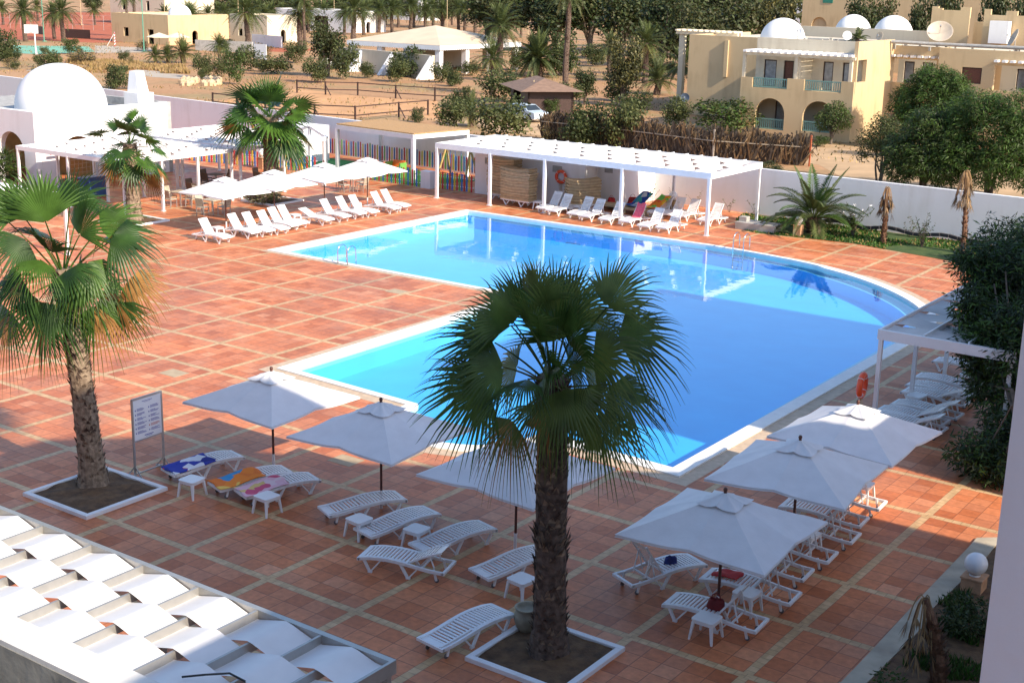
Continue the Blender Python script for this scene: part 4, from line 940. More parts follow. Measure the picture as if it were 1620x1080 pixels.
def date_palm(label,loc,group,ht,nf,L,nl,seed,mats,tr=.22,th=(80,-25),lw=.05,ll=.42,name='date_palm',bark=BARKD,sag=1.):
    rn=random.Random(seed); t=thing(name,label,'palm tree',loc,0,group); mb=MB()
    k=12; mb.tube([(.06*math.sin(i*.5),.05*math.cos(i*.4),ht*i/k-.05) for i in range(k+1)],[tr*(1.25-.3*i/k+(.16 if i%2 else 0)) for i in range(k+1)],9)
    for i in range(int(60+ht*25)):
        z=ht*rn.random(); a=rn.uniform(0,6.28); o=Vector((math.cos(a),math.sin(a),0)); s=Vector((-o.y,o.x,0)); p=o*tr*1.0+Vector((0,0,z)); w=.06
        mb.add([p-s*w,p+s*w,p+o*.1+Vector((0,0,.16))],[[0,1,2]])
    mb.build('trunk',bark,t); mb=MB()
    for i in range(nf):
        f=i/(nf-1); az=i*2.39996+rn.uniform(-.3,.3); el=R(th[0]+(th[1]-th[0])*f+rn.uniform(-8,8)); l=L*rn.uniform(.8,1.1)*(.75+.35*math.sin(PI*min(1,f+.2)))
        o=Vector((math.cos(az),math.sin(az),0)); sd=Vector((-o.y,o.x,0)); dr=sag*rn.uniform(.5,.85)*(1 if f>.15 else .35)
        P=lambda s:Vector((0,0,ht-.05))+o*(l*s*math.cos(el)+.05)+Vector((0,0,l*s*math.sin(el)-dr*l*s*s*(.35+.65*math.cos(el))*.8))
        mi=len(mats)-1 if f>.86 and rn.random()<.7 else rn.randrange(max(1,len(mats)-1))
        pts=[P(s/6) for s in range(7)]; mb.tube(pts,[.03,.026,.022,.018,.014,.01,.006],4,mi,False)
        for j in range(nl):
            s=.14+.86*(j+rn.random()*.5)/nl; p=P(s); tg=(P(min(1.02,s+.04))-P(s-.02)).normalized(); up=sd.cross(tg).normalized()
            if up.z<0: up=-up
            for sg in (-1,1):
                le=ll*math.sin(PI*min(1,.18+.82*s)**.8)*rn.uniform(.8,1.15)+.06
                d=(sd*sg*.75+tg*.62+up*.38).normalized(); tip=p+d*le-Vector((0,0,le*.18)); wv=tg*lw*.5
                mid=p+d*le*.5; mb.add([p-wv*.6,mid-wv,tip,mid+wv],[[0,1,2,3]],mi)
    mb.build('crown',mats,t); return t
def dist(g): return (Vector(g)-CAM).length
def at(x,y,wpx,w0): 
    g=G(x,y); return (g.x,g.y,0),wpx*dist(g)/FPX/w0
# prototypes are the first placed copies
BP={}
def bush(kind,label,x,y,wpx,hpx,group='shrubs on the sandy ground'):
    loc,s=at(x,y,wpx,2.); g=Vector(loc); hm=hpx*dist(g)/FPX/1.5
    sc_=(s,s,hm)
    rz=(x*7%628)/100
    if kind not in BP:
        a=dict(olive=([BUSHG,BUSHG,BUSHD],3,2600),dark=([BUSHD,BUSHD,BUSHG],8,2600),dry=([FROND,DRYG,BUSHG],12,1500),green=([ACAC,BUSHG,BUSHD],15,2600))[kind]
        BP[kind]=tree('shrub',label,'shrub',loc,group,2.1,1.45,.06,a[2],.085,.13,a[0],a[1],k=10,trunks=0,shell=.45); BP[kind].scale=sc_; BP[kind].rotation_euler.z=rz
        return BP[kind]
    return dup(BP[kind],label,loc,rz,group,sc_)
bl=[('olive',80,112,38,26,'round olive shrub above the white dome, nearest the stone path'),('dark',10,97,42,42,'dark shrub at the far left edge beside the green court'),('dark',185,141,42,34,'dark round shrub behind the white chimney, left of it'),('dark',213,141,20,20,'small dark shrub right behind the white chimney'),
('dry',132,100,55,16,'low dry grey shrub in the field of dry grass'),('green',113,86,26,20,'bright low palm-like shrub on the edge of the green court'),('olive',70,86,15,10,'tiny shrub by the basketball post'),('olive',25,110,16,10,'small shrub at the left beside the court path'),
('olive',322,124,34,34,'olive shrub by the rock heap left of the far palms'),('olive',347,122,30,26,'small olive shrub right of the rock heap'),('green',371,134,38,46,'green shrub above the crown of the far fan palm'),('olive',392,112,44,34,'olive shrub in the middle of the dry garden'),
('olive',432,118,60,26,'wide low shrub directly behind the far fan palm crown'),('dry',415,92,30,20,'dry shrub beside the small white board'),('olive',500,131,46,34,'olive shrub near the paddock corner'),('olive',470,100,38,30,'shrub by the slim garden palms'),
('olive',548,126,44,50,'olive shrub left of the pavilion wall'),('olive',581,124,30,22,'small shrub in front of the pavilion wall, left'),('dark',645,122,58,44,'dark oleander shrub against the pavilion wall'),('olive',628,130,42,32,'lighter shrub in front of the dark oleander at the pavilion wall'),
('olive',697,131,38,28,'shrub at the foot of the white pavilion pillar'),('dark',718,137,30,26,'dark shrub right of the pavilion pillar shrub'),('olive',745,120,34,20,'low shrub under the pavilion roof edge'),
('olive',713,207,62,48,'olive shrub at the corner of the paddock fence'),('olive',788,224,100,64,'very large olive shrub left of the parked car'),('olive',790,162,78,46,'pale shrub behind the very large one, left of the hut'),('dark',733,170,40,30,'dark shrub by the short palm next to the paddock'),('dark',660,194,26,22,'small dark shrub on the paddock corner post'),
('dark',925,230,76,62,'large dark shrub right of the parked car, left of a pair'),('olive',982,234,74,70,'large olive shrub right of the parked car, right of a pair'),('green',872,182,26,22,'small bright shrub under the hut'),('olive',902,172,46,36,'shrub right of the brown hut'),('olive',826,112,40,32,'shrub under the dark broad palm clump'),
('dark',888,120,60,66,'dark shrub mass behind the tall palm trunk'),('green',1142,212,104,46,'wide clipped green shrub in front of the cream building'),('olive',1068,206,54,46,'grey olive shrub at the left end of the cream building'),('dark',1218,276,44,18,'low dark shrub behind the wall above the date palm'),
('dark',975,160,50,40,'dark shrub under the yellowish tree'),('olive',1030,128,60,40,'olive shrub among the far palms behind the pavilion'),('dark',1010,178,50,30,'low dark shrub below the yellowish tree'),('olive',940,105,46,30,'shrub in the shade of the far palms'),
('dry',870,222,34,20,'dry brown shrub at the left end of the frond fence'),('green',1300,232,30,14,'grassy low shrub at the foot of the cream building')]
for k,x,y,w_,h_,lb in bl: bush(k,lb,x,y,w_,h_)
rn=random.Random(77)
for i in range(46):
    while 1:
        x=rn.uniform(5,1080); y=rn.uniform(70,128)
        if not(330<x<750 and 120<y<200): break
    bush(rn.choice(['dry','olive','olive']),'small olive or dry shrub scattered on the open sand beyond the wall',x,y,rn.uniform(10,26),rn.uniform(6,18),'small shrubs scattered over the open sand')
# garden plants by the pool wall
def openshrub(label,loc,seed,h,n=14,lv=26,fl=0,name='oleander'):
    rn=random.Random(seed); t=thing(name,label,'shrub',loc); a=MB(); b=MB()
    for i in range(n):
        az=rn.uniform(0,6.28); l=h*rn.uniform(.6,1.05); o=rn.uniform(.15,.65)
        pts=[Vector((.05*math.cos(az),.05*math.sin(az),0))+Vector((o*l*s*s*math.cos(az),o*l*s*s*math.sin(az),l*s)) for s in (0,.33,.66,1)]
        a.tube(pts,[.016,.012,.009,.005],4)
        for j in range(lv):
            s=.35+.65*rn.random(); p=pts[1].lerp(pts[3],(s-.33)/.67); d=Vector((rn.gauss(0,1),rn.gauss(0,1),rn.gauss(.4,.7))).normalized(); q=d.cross(Vector((rn.random(),rn.random(),rn.random()))).normalized()
            L=.16*rn.uniform(.7,1.2); b.add([p,p+d*L*.5-q*.022,p+d*L,p+d*L*.5+q*.022],[[0,1,2,3]],rn.randrange(2))
        if i<fl:
            p=pts[3]
            for j in range(5): b.sphere((p.x+rn.uniform(-.05,.05),p.y+rn.uniform(-.05,.05),p.z+rn.uniform(-.03,.05)),.035,6,2)
    a.build('stems',BARK,t); b.build('foliage',[BUSHG,ACAC,WHITEP],t); return t
openshrub('white flowering oleander in front of the garden wall, right of the date palm',(18.2,33.7,0),1,1.5,20,30,6)
openshrub('thin green oleander between the two dead palms on the lawn',(21.9,33.1,0),2,1.45,13,18)
for i,(x,y,h) in enumerate([(14.6,35.7,.8),(16.8,35.6,.7),(20.4,35.5,.7),(23.4,35.3,.6)]):
    openshrub(['tiny plant at the wall left of the date palm','tiny plant at the wall behind the date palm','tiny plant at the wall right of the first dead palm','tiny plant at the wall left of the second dead palm'][i],(x,y,0),10+i,h,4,9,0,'wall_plant')
for i,(x,h) in enumerate([(5.6,1.0),(6.8,1.1),(8.3,.9),(10.4,.8),(11.9,.9)]):
    openshrub(f'small sapling against the wall under the far pergola, {ORD[i]} from the left',(x,35.8,0),30+i,h,3,8,0,'wall_plant')
mb=MB(); rn=random.Random(2)
for i in range(26):
    x=13.2+i*.44; y=35.75-(x-13)*.033; 
    mb.bar((x,y-.15,.25+.08*math.sin(i)),(x+.46,y-.22,.25+.08*math.sin(i+1)),.16,.16)
tag(mb.build('rolled_hose_edge',M('dark_hedge_roll',(.05,.045,.05),.9,.3,6,.6)),'dark roll of matting along the foot of the garden wall','matting')
date_palm('short spreading date palm on the far lawn in front of the white wall',(16.4,33.0,0),None,.8,34,3.4,70,4,[DATE,ACAC,DATE,DATE2],.30,(72,0),.042,.55,sag=1.1)
# dead palms
def dead_palm(label,loc,h,seed,lean,nf=30,L=.58):
    rn=random.Random(seed); t=thing('dead_palm',label,'dead palm',loc); mb=MB(); k=12
    ax=lambda s:Vector((lean[0]*s*s,lean[1]*s*s,h*s))
    mb.tube([ax(i/k) for i in range(k+1)],[.13-.055*i/k for i in range(k+1)],8)
    for i in range(170):
        s=rn.random()**1.4*.75; p=ax(s); a=rn.uniform(0,6.28); o=Vector((math.cos(a),math.sin(a),0)); sd=Vector((-o.y,o.x,0)); r=.13-.05*s
        mb.add([p+o*r-sd*.05,p+o*r+sd*.05,p+o*(r+.09)+Vector((0,0,.16))],[[0,1,2]])
    mb.build('trunk',M('red_palm_bark_%d'%seed,(.16,.07,.04),.9,.4,9,.6,c2=(.26,.14,.08)),t); mb=MB(); hub=ax(1)
    for i in range(nf):
        az=rn.uniform(0,6.28); up=rn.random()<.3; o=Vector((math.cos(az),math.sin(az),0)); sd=Vector((-o.y,o.x,0)); l=L*rn.uniform(.6,1.1)
        pts=[hub+o*l*.10*j+Vector((0,0,(.22 if up else .10)*l*j-(.10 if up else .12)*l*j*j)) for j in range(5)]
        mb.tube(pts,.012,4,0,False)
        for j in range(16):
            d=(o*rn.uniform(-.1,.5)+sd*rn.uniform(-.45,.45)+Vector((0,0,-1))).normalized()*l*rn.uniform(.4,.75); p=pts[4]; mb.add([p-sd*.012,p+d*.5-sd*.018,p+d,p+d*.5+sd*.018],[[0,1,2,3]],rn.randrange(2))
    mb.build('dry_crown',[STRAW,FROND],t); return t
dead_palm('dead palm with a broken straw crown on the far lawn, left of two',(20.1,32.8,0),2.65,3,(-.05,0),30,.72)
dead_palm('taller leaning dead palm with hanging straw on the far lawn, right of two',(23.9,32.9,0),3.75,4,(-.3,.1),34,.85)
g=G(1484,1092); dead_palm('dead palm with drooping brown fronds in the dark garden bed by the kerb path',(g.x,g.y,0),1.7,6,(-.38,-.1),18,.6)
# trees behind the wall
ACM=[ACAC,ACAC,BUSHD]; 
def lob(pts): return pts
tree('tree','broad green willow-like tree behind the garden wall at the right edge','tree',(19.6,51.0,0),'leafy trees behind the garden wall',7,5,1.5,60000,.055,.30,ACM,41,trunks=5,tr=.085,droop=.7,
  lobes=[(-2.6,-1.2,1.9,1.5,1.1,1.2),(2.8,-1.2,2.0,1.7,1.2,1.2),(.3,-1.6,1.9,1.5,1,1),(0,0,3.9,3.0,2.6,2.0),(-2.4,-.4,3.6,1.8,1.6,1.5),(2.6,.2,4.0,2.3,2,1.9),(-.9,-.6,5.2,1.7,1.6,1.1),(1.6,-.9,5.3,1.8,1.5,1.2),(-1.5,-1.4,2.6,1.6,1.3,1.2),(1.5,-1.5,2.7,1.9,1.4,1.3),(3.9,-.6,3.0,1.6,1.5,1.6),(4.6,.4,5.0,1.8,1.6,1.4)])
tree('tree','dark willow-like tree behind the wall between the two dead palms','tree',(15.9,50.2,0),'leafy trees behind the garden wall',5,4,1.2,30000,.055,.28,[ACAD,ACAC,BUSHD],42,trunks=4,tr=.075,droop=.6,
  lobes=[(-1.2,-.8,1.5,1.0,.8,.9),(1.5,-.8,1.7,1.1,.8,1.),(0,0,2.9,2.0,1.8,1.6),(-1.3,-.3,2.4,1.3,1.1,1.1),(1.4,-.2,3.0,1.4,1.3,1.3),(.2,-.4,4.2,1.3,1.2,.9),(.3,-1.0,1.9,1.5,1.0,.9)])
tree('tree','rounded green willow-like tree covering the right end of the cream building','tree',(8.6,72.0,0),'leafy trees behind the garden wall',5,4,1.2,34000,.06,.30,ACM,43,trunks=1,tr=.15,droop=.7,
  lobes=[(0,0,3.9,2.4,2.2,2.0),(-1.6,-.3,3.3,1.5,1.3,1.4),(1.8,-.2,3.9,1.6,1.4,1.5),(.2,-.4,5.4,1.5,1.4,1.0),(1.6,-.6,5.0,1.2,1.2,1.0),(0,-1,2.2,2.0,1.2,1.2)])
tree('tree','slender small-leaved tree with bare lower stems left of the willow-like trees','tree',(12.4,52.4,0),None,3.2,2.9,1.1,6500,.08,.13,[BUSHG,BUSHD,PINE],44,trunks=4,tr=.06,shell=.2,lobes=[(0,0,3.0,1.35,1.3,1.15),(-.8,0,2.6,.9,.8,.8),(.8,0,2.7,.8,.8,.8),(0,0,3.8,.8,.8,.6),(-1.1,-.2,1.7,.5,.5,.5),(.3,-.3,2.2,1.0,.9,.6)])
tree('tree','small leafy tree at the foot of the cream building arches','tree',(1.9,70.0,0),None,3,2.6,.7,5000,.10,.13,[ACAC,BUSHD,BUSHG],45,trunks=2,tr=.09,lobes=[(0,0,2.0,1.2,1.1,1.0),(-.8,0,1.7,.75,.7,.75),(.8,0,1.9,.7,.7,.8),(.1,0,2.8,.8,.8,.5)])
tree('tree','dense green bush tree behind the slender tree, against the cream building','tree',(8.2,66.0,0),None,3,2.5,.3,4000,.08,.14,[ACAC,BUSHG,BUSHD],46,trunks=1,tr=.1,lobes=[(0,0,1.5,1.8,1.3,1.2),(-1,0,1.2,1,1,.9),(1.1,0,1.6,1,.9,1)])
# dark tree by the right pergola (lobes where the photo shows its boughs)
def lp(x,y,t,rx,rz,ry=None): 
    p=CAM+ray(x,y)*t; return (p.x,p.y,p.z,rx,ry or rx,rz)
lb_=[lp(1585,560,37,1.0,1.6),lp(1600,470,38,1.2,1.3),lp(1600,400,39,1.3,1.0),lp(1560,440,38,.7,.7),lp(1545,520,37.5,.65,.8),lp(1610,640,36,.9,1.2),lp(1580,420,38,.9,.8),lp(1555,600,37,.5,.7),lp(1545,715,34.5,.75,.55),lp(1575,740,34,.6,.55),lp(1545,655,36,.0001,.0001),lp(1590,700,35,.8,.9),lp(1556,548,36.5,.75,.7),lp(1600,525,36,.9,.9),lp(1532,478,37,.5,.55),lp(1530,410,38,.5,.5),lp(1610,560,35.5,.7,.9)]
lb_=[l for l in lb_ if l[3]>.01]; bx_,by_=34.9,3.6
lb_=[(a-bx_,b-by_,c,d,e,f) for a,b,c,d,e,f in lb_]
tree('tree','dark drooping willow-leaved tree at the right, hanging over the pergola loungers','tree',(bx_,by_,0),None,3,5,1,44000,.045,.22,[ACAD,ACAD,ACAC],51,trunks=2,tr=.13,droop=.6,shell=.15,lobes=lb_,limbs=10)
tree('tree','light green feathery young tree at the right edge in front of the garden wall','tree',(27.6,31.0,0),None,2.4,3,.3,6000,.035,.26,[ACAC,LAWN,ACAC],52,trunks=3,tr=.035,droop=-.6,shell=.1,lobes=[(0,0,1.6,1.0,.9,1.1),(-.6,-.1,1.1,.7,.7,.8),(.6,0,1.5,.8,.8,1.0),(.2,0,2.5,.6,.6,.7)])
tree('shrub','leafy green shrub beside the globe lamp in the right garden bed','shrub',(36.7,-2.2,0),None,1.5,1.3,.05,1800,.04,.10,[LAWN,ACAC,BUSHD],53,trunks=0)
tree('shrub','dark low shrub in the garden bed at the lower right corner','shrub',(36.4,-9.6,0),None,1.6,.7,.02,2200,.04,.10,[BUSHD,ACAC,BUSHD],54,trunks=0)
tree('shrub','dark shrub in the garden bed below the globe lamp','shrub',(36.3,-5.6,0),None,1.5,.55,.02,2000,.04,.10,[BUSHD,ACAD,BUSHD],55,trunks=0)
tree('yucca','dark spiky yucca by the arch of the domed building','plant',(-23.6,15.0,0),None,1.5,2,.2,700,.06,.6,[BUSHD,FDK1],56,trunks=1,tr=.09,lobes=[(0,0,1.2,.5,.5,.8)])
tree('agave_clump','grey green low plant in the tree bed of the far fan palm','plant',(-9.7,21.0,.08),None,1.5,.7,.0,900,.06,.3,[BUSHG,FROND],57,trunks=0,lobes=[(0,0,.3,.9,.7,.4)])
# ---------------------------------------------------------------- far palms and woods
DP={}
def far_palm(kind,x,y,hpx,label,group='date palms beyond the wall'):
    """kind proto, base pixel, height of crown hub in px"""
    g=G(x,y); hub=hpx*dist(g)/FPX
    H0={'mid':4.0,'tall':8.0,'low':1.2}[kind]
    s=hub/H0; 
    if kind in('mid',): s=max(.7,min(1.5,s))
    rz=(x*13%628)/100
    if kind not in DP:
        DP[kind]={'mid':lambda:date_palm(label,(g.x,g.y,0),group,4.0,48,2.9,20,61,[DATE,DATE,BUSHD,DATE2],.24,(80,-40),.09,.5),
          'tall':lambda:date_palm(label,(g.x,g.y,0),group,8.0,34,2.6,18,62,[DATE,DATE,DATE2],.20,(75,-45),.09,.5),
          'low':lambda:date_palm(label,(g.x,g.y,0),group,1.2,40,2.9,20,63,[DATE,BUSHG,DATE2],.26,(82,-10),.09,.5)}[kind]()
        DP[kind].scale=(s,s,s); return
    dup(DP[kind],label,(g.x,g.y,0),rz,group,s)
fpl=[('mid',100,66,44,'date palm behind the basketball hoop, right of two trunks'),('mid',86,62,36,'date palm just left of the tall palm behind the hoop'),('mid',40,66,44,'date palm at the far left behind the red clay court'),('tall',203,66,64,'tall leaning palm in front of the cream house beyond the courts'),
('tall',214,60,70,'second tall palm close beside the leaning one beyond the courts'),('mid',305,66,38,'date palm right in front of the cream house with a dome'),('low',290,100,14,'low palm between the sunshades and the rock heap'),('low',246,100,10,'low spiky palm in the dry grass, left of two'),('low',266,100,10,'low spiky palm in the dry grass, right of two'),
('mid',392,80,58,'tall date palm in front of the long low wall'),('mid',348,108,34,'date palm above the olive shrubs in the dry garden'),('mid',475,78,70,'slim tall palm left of the white verandah house'),('tall',482,80,74,'slim bare palm in front of the white verandah house'),('mid',330,56,30,'small palm beside the wall of the cream house'),
('mid',560,72,56,'date palm left of the pavilion'),('mid',650,52,40,'date palm behind the pavilion roof, left of a pair'),('mid',673,56,36,'date palm behind the pavilion roof, right of a pair'),('mid',735,52,34,'date palm behind the right half of the pavilion'),('mid',790,114,70,'date palm at the right end of the pavilion'),
('mid',778,150,56,'curved shaggy palm in front of the pavilion corner'),('tall',895,138,142,'very tall palm trunk with its crown cut by the top edge'),('mid',824,60,26,'pale date palm beside the dark broad clump'),('mid',963,122,46,'date palm under the dark trees, left of a pair'),('mid',1000,58,34,'small palm before the dark wood'),
('tall',998,68,72,'thin palm with sparse crown in front of the dark wood'),('mid',1020,132,62,'broad date palm under the dark trees, right of a pair'),('mid',1076,164,58,'large arching date palm at the left corner of the cream building'),('low',1040,150,20,'low dark palm left of the arching date palm'),('low',745,200,18,'short palm among the shrubs by the paddock'),
('mid',1322,60,18,'palm on the far side of the cream building roof'),('mid',1385,30,20,'palm behind the white roof domes'),('mid',1445,40,14,'palm behind the right roof dome')]
for a in fpl: far_palm(*a)
# broad dark clump
date_palm('dark broad-leaved palm clump left of the very tall palm trunk',(*G(850,122)[:2],0),None,2.2,90,4.2,22,66,[BUSHD,DATE,DATE2],.5,(86,-30),.16,.6,'palm_clump')
PR={}
def far_tree(kind,x,y,wpx,hpx,label,group='leafy trees beyond the wall'):
    g=G(x,y); d=dist(g); s=wpx*d/FPX/6.; h=hpx*d/FPX/6.
    rz=(x*11%628)/100
    if kind not in PR:
        mats=dict(dark=[BUSHD,PINE,ACAD],olive=[PINE,PINE,BUSHD],gold=[DATE2,PINE,PINE])[kind]
        PR[kind]=tree('tree',label,'tree',(g.x,g.y,0),group,6,4.6,1.4,4200,.22,.34,mats,dict(dark=71,olive=72,gold=73)[kind],k=14,trunks=2,tr=.16,shell=.3); PR[kind].scale=(s,s,h); return
    dup(PR[kind],label,(g.x,g.y,0),rz,group,(s,s,h))
ft=[('gold',985,168,64,100,'yellowish thin tree with a pale trunk beside the arching palm'),('dark',925,166,42,50,'small dark round tree right of the brown hut'),('olive',518,122,66,84,'tall olive tree left of the pavilion'),
('dark',860,78,130,100,'dark tree behind the broad palm clump'),('dark',930,84,120,110,'dark tree behind the tall palm trunk, right side'),('olive',1010,84,110,96,'olive tree among the dark wood, centre'),('dark',1060,92,120,110,'dark tree left of the cream building roof'),('olive',1120,62,110,80,'olive tree behind the left wing of the cream building'),
('dark',1180,56,100,70,'dark tree behind the first roof dome'),('gold',1060,80,90,100,'brownish tree behind the arching palm'),('olive',1240,40,90,50,'olive tree between the cream building and the far house'),('dark',1350,24,80,34,'dark tree in front of the far cream house'),('dark',1445,40,70,42,'dark tree left of the battlement roof'),('dark',1590,30,90,44,'dark tree at the top right corner'),('dark',1500,14,70,34,'dark tree behind the battlement roof'),
('olive',148,20,34,24,'brown tree before the far cream house at the left'),('dark',770,60,90,66,'dark tree behind the pavilion right end'),('olive',700,44,80,50,'olive tree behind the lamp pole at the pavilion'),('olive',610,40,90,54,'olive tree behind the pavilion, left'),('dark',810,30,90,50,'dark tree at the top centre'),
('olive',250,34,60,40,'olive tree behind the cream house with a dome'),('olive',420,34,70,40,'olive tree left of the white verandah house'),('dark',455,26,70,40,'dark tree behind the white verandah house'),('olive',360,36,80,40,'olive tree at the top left, centre of the palm grove'),('dark',530,34,70,44,'dark tree at the top behind the left date palm'),('olive',900,40,110,60,'olive tree at the top centre right'),('dark',1010,38,110,56,'dark tree at the top above the yellowish tree'),('olive',1100,30,110,50,'olive tree at the top above the cream roof')]
for a in ft: far_tree(*a)
def tree_at(kind,x,ytop,Y,wpx,label,group='leafy trees beyond the wall'):
    d=ray(x,ytop); t=(Y-CAM.y)/d.y; p=CAM+d*t; s=wpx*t/FPX/6.; o=dup(PR[kind],label,(p.x,Y,0),(x*11%628)/100,group,(s,s,max(.3,p.z/6.1)))
for a in [('dark',1368,2,140,66,'dark tree in front of the far cream house, over the left roof dome'),('dark',1462,2,130,50,'dark tree between the right roof dome and the battlements'),('dark',1500,-12,125,60,'dark tree hanging over the battlement wall'),('dark',1585,-14,120,70,'dark tree behind the white roof hut door'),('dark',1628,-6,112,60,'dark tree behind the right edge satellite dish'),('olive',1395,-4,150,60,'olive tree beside the green shuttered house, behind the middle dome'),
 ('olive',1100,4,125,110,'tall olive tree behind the left roof corner of the cream building'),('olive',1165,-6,135,110,'tall olive tree left of the first roof dome'),('gold',1230,-4,140,80,'tall yellowish tree right of the first roof dome'),('dark',1050,-4,140,110,'tall dark tree left of the cream building roof'),('dark',985,-10,150,100,'tall dark tree above the arching palm'),('dark',880,-8,160,110,'tall dark tree just left of the tall palm crown'),('olive',800,-4,190,90,'tall olive tree above the pavilion right end')]: tree_at(*a)
pg_=[(x,y,h) for x,y,h in [(275,40,24),(318,36,26),(345,44,26),(372,44,28),(408,46,30),(430,50,30),(447,44,26),(500,40,26),(512,48,30),(585,46,30),(620,52,36),(700,50,32),(715,40,24),(760,44,30),(775,36,24),(805,50,30),(262,56,30),(300,48,28),(355,52,30),(385,42,28),(420,58,32),(465,44,28),(488,52,32),(525,40,26),(545,56,34),(575,56,36),(600,52,34),(630,44,30),(655,44,30),(685,46,32),(725,50,34),(752,52,34),(780,52,34),(820,44,30),(5,40,24),(60,34,22),(150,40,22),(215,36,24),(235,30,24),(590,30,22),(640,30,24),(690,26,22),(745,24,20),(395,30,22),(560,30,22)]]
for i,(x,y,h) in enumerate(pg_):
    far_palm('mid',x,y,h,'far date palm in the grove along the top edge of the view','far date palms in the grove')
rn=random.Random(99); mb=MB(); lobs=[]
for i in range(170):
    x=-760+i*5.4+rn.uniform(-4,4); y=330+.62*(-x-100)*.25+rn.uniform(-25,60); h=rn.uniform(5,10)
    lobs.append((x,y,h*.55,rn.uniform(5,9),rn.uniform(4,7),h*.6))
leafcloud(mb,lobs,26000,1.2,1.8,rn,3,.4); o=mb.build('distant_wood',[PINE,BUSHD,BUSHG]); o['kind']='stuff'
# ---------------------------------------------------------------- cream apartment building
cb_=thing('apartment_building','two storey cream apartment building with arches, balconies and white roof domes','building',(-2,76,0))
BX0,BY0=-2,76
def P_(name,mb,mt,par=cb_,smooth=False):
    mb.v=[(x-BX0,y-BY0,z) for x,y,z in mb.v]; return mb.build(name,mt,par,smooth)
# front block
mb=MB(); mb.wall((-7.1,72),(1,0),9.6,3.75,.3,[(1.45,4.0,.5,2.98,True),(5.55,8.2,.6,3.02,True)],0); P_('wall',mb,CREAM)
for a,b,c in ((-7.1,-6.08,4.52),(-3.05,-1.6,4.62),(1.48,2.5,4.66)): mb=MB(); mb.box(a,72,3.753,b,72.25,c); P_('balcony_parapet',mb,CREAM)
mb=MB(); mb.box(-7.1,72.3,3.4,2.2,74.6,3.7); P_('balcony_floor',mb,CREAM)
mb=MB(); mb.wall((-7.1,74.6),(1,0),9.6,7.35,.3,[(.75,1.85,3.7,5.85,False),(2.5,3.35,3.7,5.85,False),(5.9,6.75,3.7,5.95,False),(7.55,8.5,3.7,5.95,False)],0,3.38); mb.wall((-7.1,74.6),(1,0),9.6,3.38,.3,[(2.0,2.9,.4,2.6,False),(3.1,3.9,.4,2.6,False),(6.3,7.1,.4,2.6,False)],0); P_('rear_wall',mb,CREAMW)
mb=MB(); mb.wall((2.503,72.303),(0,1),7.69,7.7,.3,[(.2,2.0,4.6,6.3,False)],0); P_('wall',mb,CREAM)
mb=MB(); mb.wall((-6.8,74.55),(0,-1),2.2,3.38,.25,[],0); P_('wall',mb,CREAM)
mb=MB(); mb.box(-2.65,72.2,3.7,-2.15,74.6,6.55); P_('partition',mb,CREAMW)
def win(x0,x1,z0,z1,y,curt=True,par=cb_):
    q=MB(); t=.09
    q.box(x0,y,z0,x0+t,y+.06,z1); q.box(x1-t,y,z0,x1,y+.06,z1); q.box(x0+t,y,z1-t,x1-t,y+.06,z1); q.box(x0+t,y,z0,x1-t,y+.06,z0+t*.6); f=P_('window',q,BROWN,par)
    q=MB(); q.box(x0+t,y+.03,z0+t*.6,x1-t,y+.05,z1-t); P_('pane',q,GLASSD if curt else REDBR,f)
for (a,b,z0,z1,c) in [(.75,1.85,3.7,5.85,1),(2.5,3.35,3.7,5.85,0),(5.9,6.75,3.7,5.95,1),(7.55,8.5,3.7,5.95,1),(2.0,2.9,.4,2.6,1),(3.1,3.9,.4,2.6,0),(6.3,7.1,.4,2.6,1)]: win(-7.1+a,-7.1+b,z0,z1,74.68,c)
def balus(x0,x1,z0,z1,y,mt=TEAL):
    q=MB(); q.box(x0,y,z1-.09,x1,y+.07,z1); q.box(x0,y,z0,x1,y+.07,z0+.08); n=max(3,int((x1-x0)/.17))
    for i in range(n): 
        x=x0+(x1-x0)*(i+.5)/n; q.box(x-.03,y+.01,z0+.08,x+.03,y+.06,z1-.09)
    P_('balustrade',q,mt)
balus(-6.05,-3.08,3.8,4.55,72.1); balus(-1.57,1.45,3.8,4.6,72.1); balus(-5.62,-3.13,.52,1.35,72.12); balus(-1.52,1.08,.62,1.4,72.12)
for x in (-6.95,-2.4,2.1): mb=MB(); mb.box(x-.12,72.05,4.5,x+.12,72.28,6.5); P_('balcony_post',mb,CREAMW)
mb=MB(); mb.box(-7.0,72.0,6.3,2.45,72.2,6.52); P_('pergola_beam',mb,CREAMW)
def slats(x0,x1,y0,y1,z,st=.56):
    n=int((x1-x0)/st); q=MB()
    for i in range(n): x=x0+(x1-x0)*(i+.5)/n; q.box(x-.15,y0,z,x+.15,y1,z+.17)
    P_('pergola_slats',q,WHITEW)
slats(-7.1,2.4,71.75,74.55,6.53)
mb=MB(); mb.box(-7.1,74.9,7.0,2.2,82.8,7.2); mb.box(-7.1,74.61,7.353,2.2,74.85,7.6); P_('roof',mb,CREAMW)
# left wing
mb=MB(); mb.wall((-17.9,83),(1,0),10.8,7.2,.3,[],0); mb.box(-14.2,82.8,3.6,-13.85,82.997,6.85); P_('wall',mb,CREAM)
mb=MB(); mb.wall((-7.103,82.99),(0,-1),8.07,7.2,.25,[],0); P_('wall',mb,CREAM)
mb=MB(); mb.wall((-17.903,95),(0,-1),11.69,7.2,.3,[],0); P_('wall',mb,CREAM)
mb=MB(); mb.box(-17.85,83.3,6.7,14.5,98,6.9); P_('roof',mb,CREAMW)
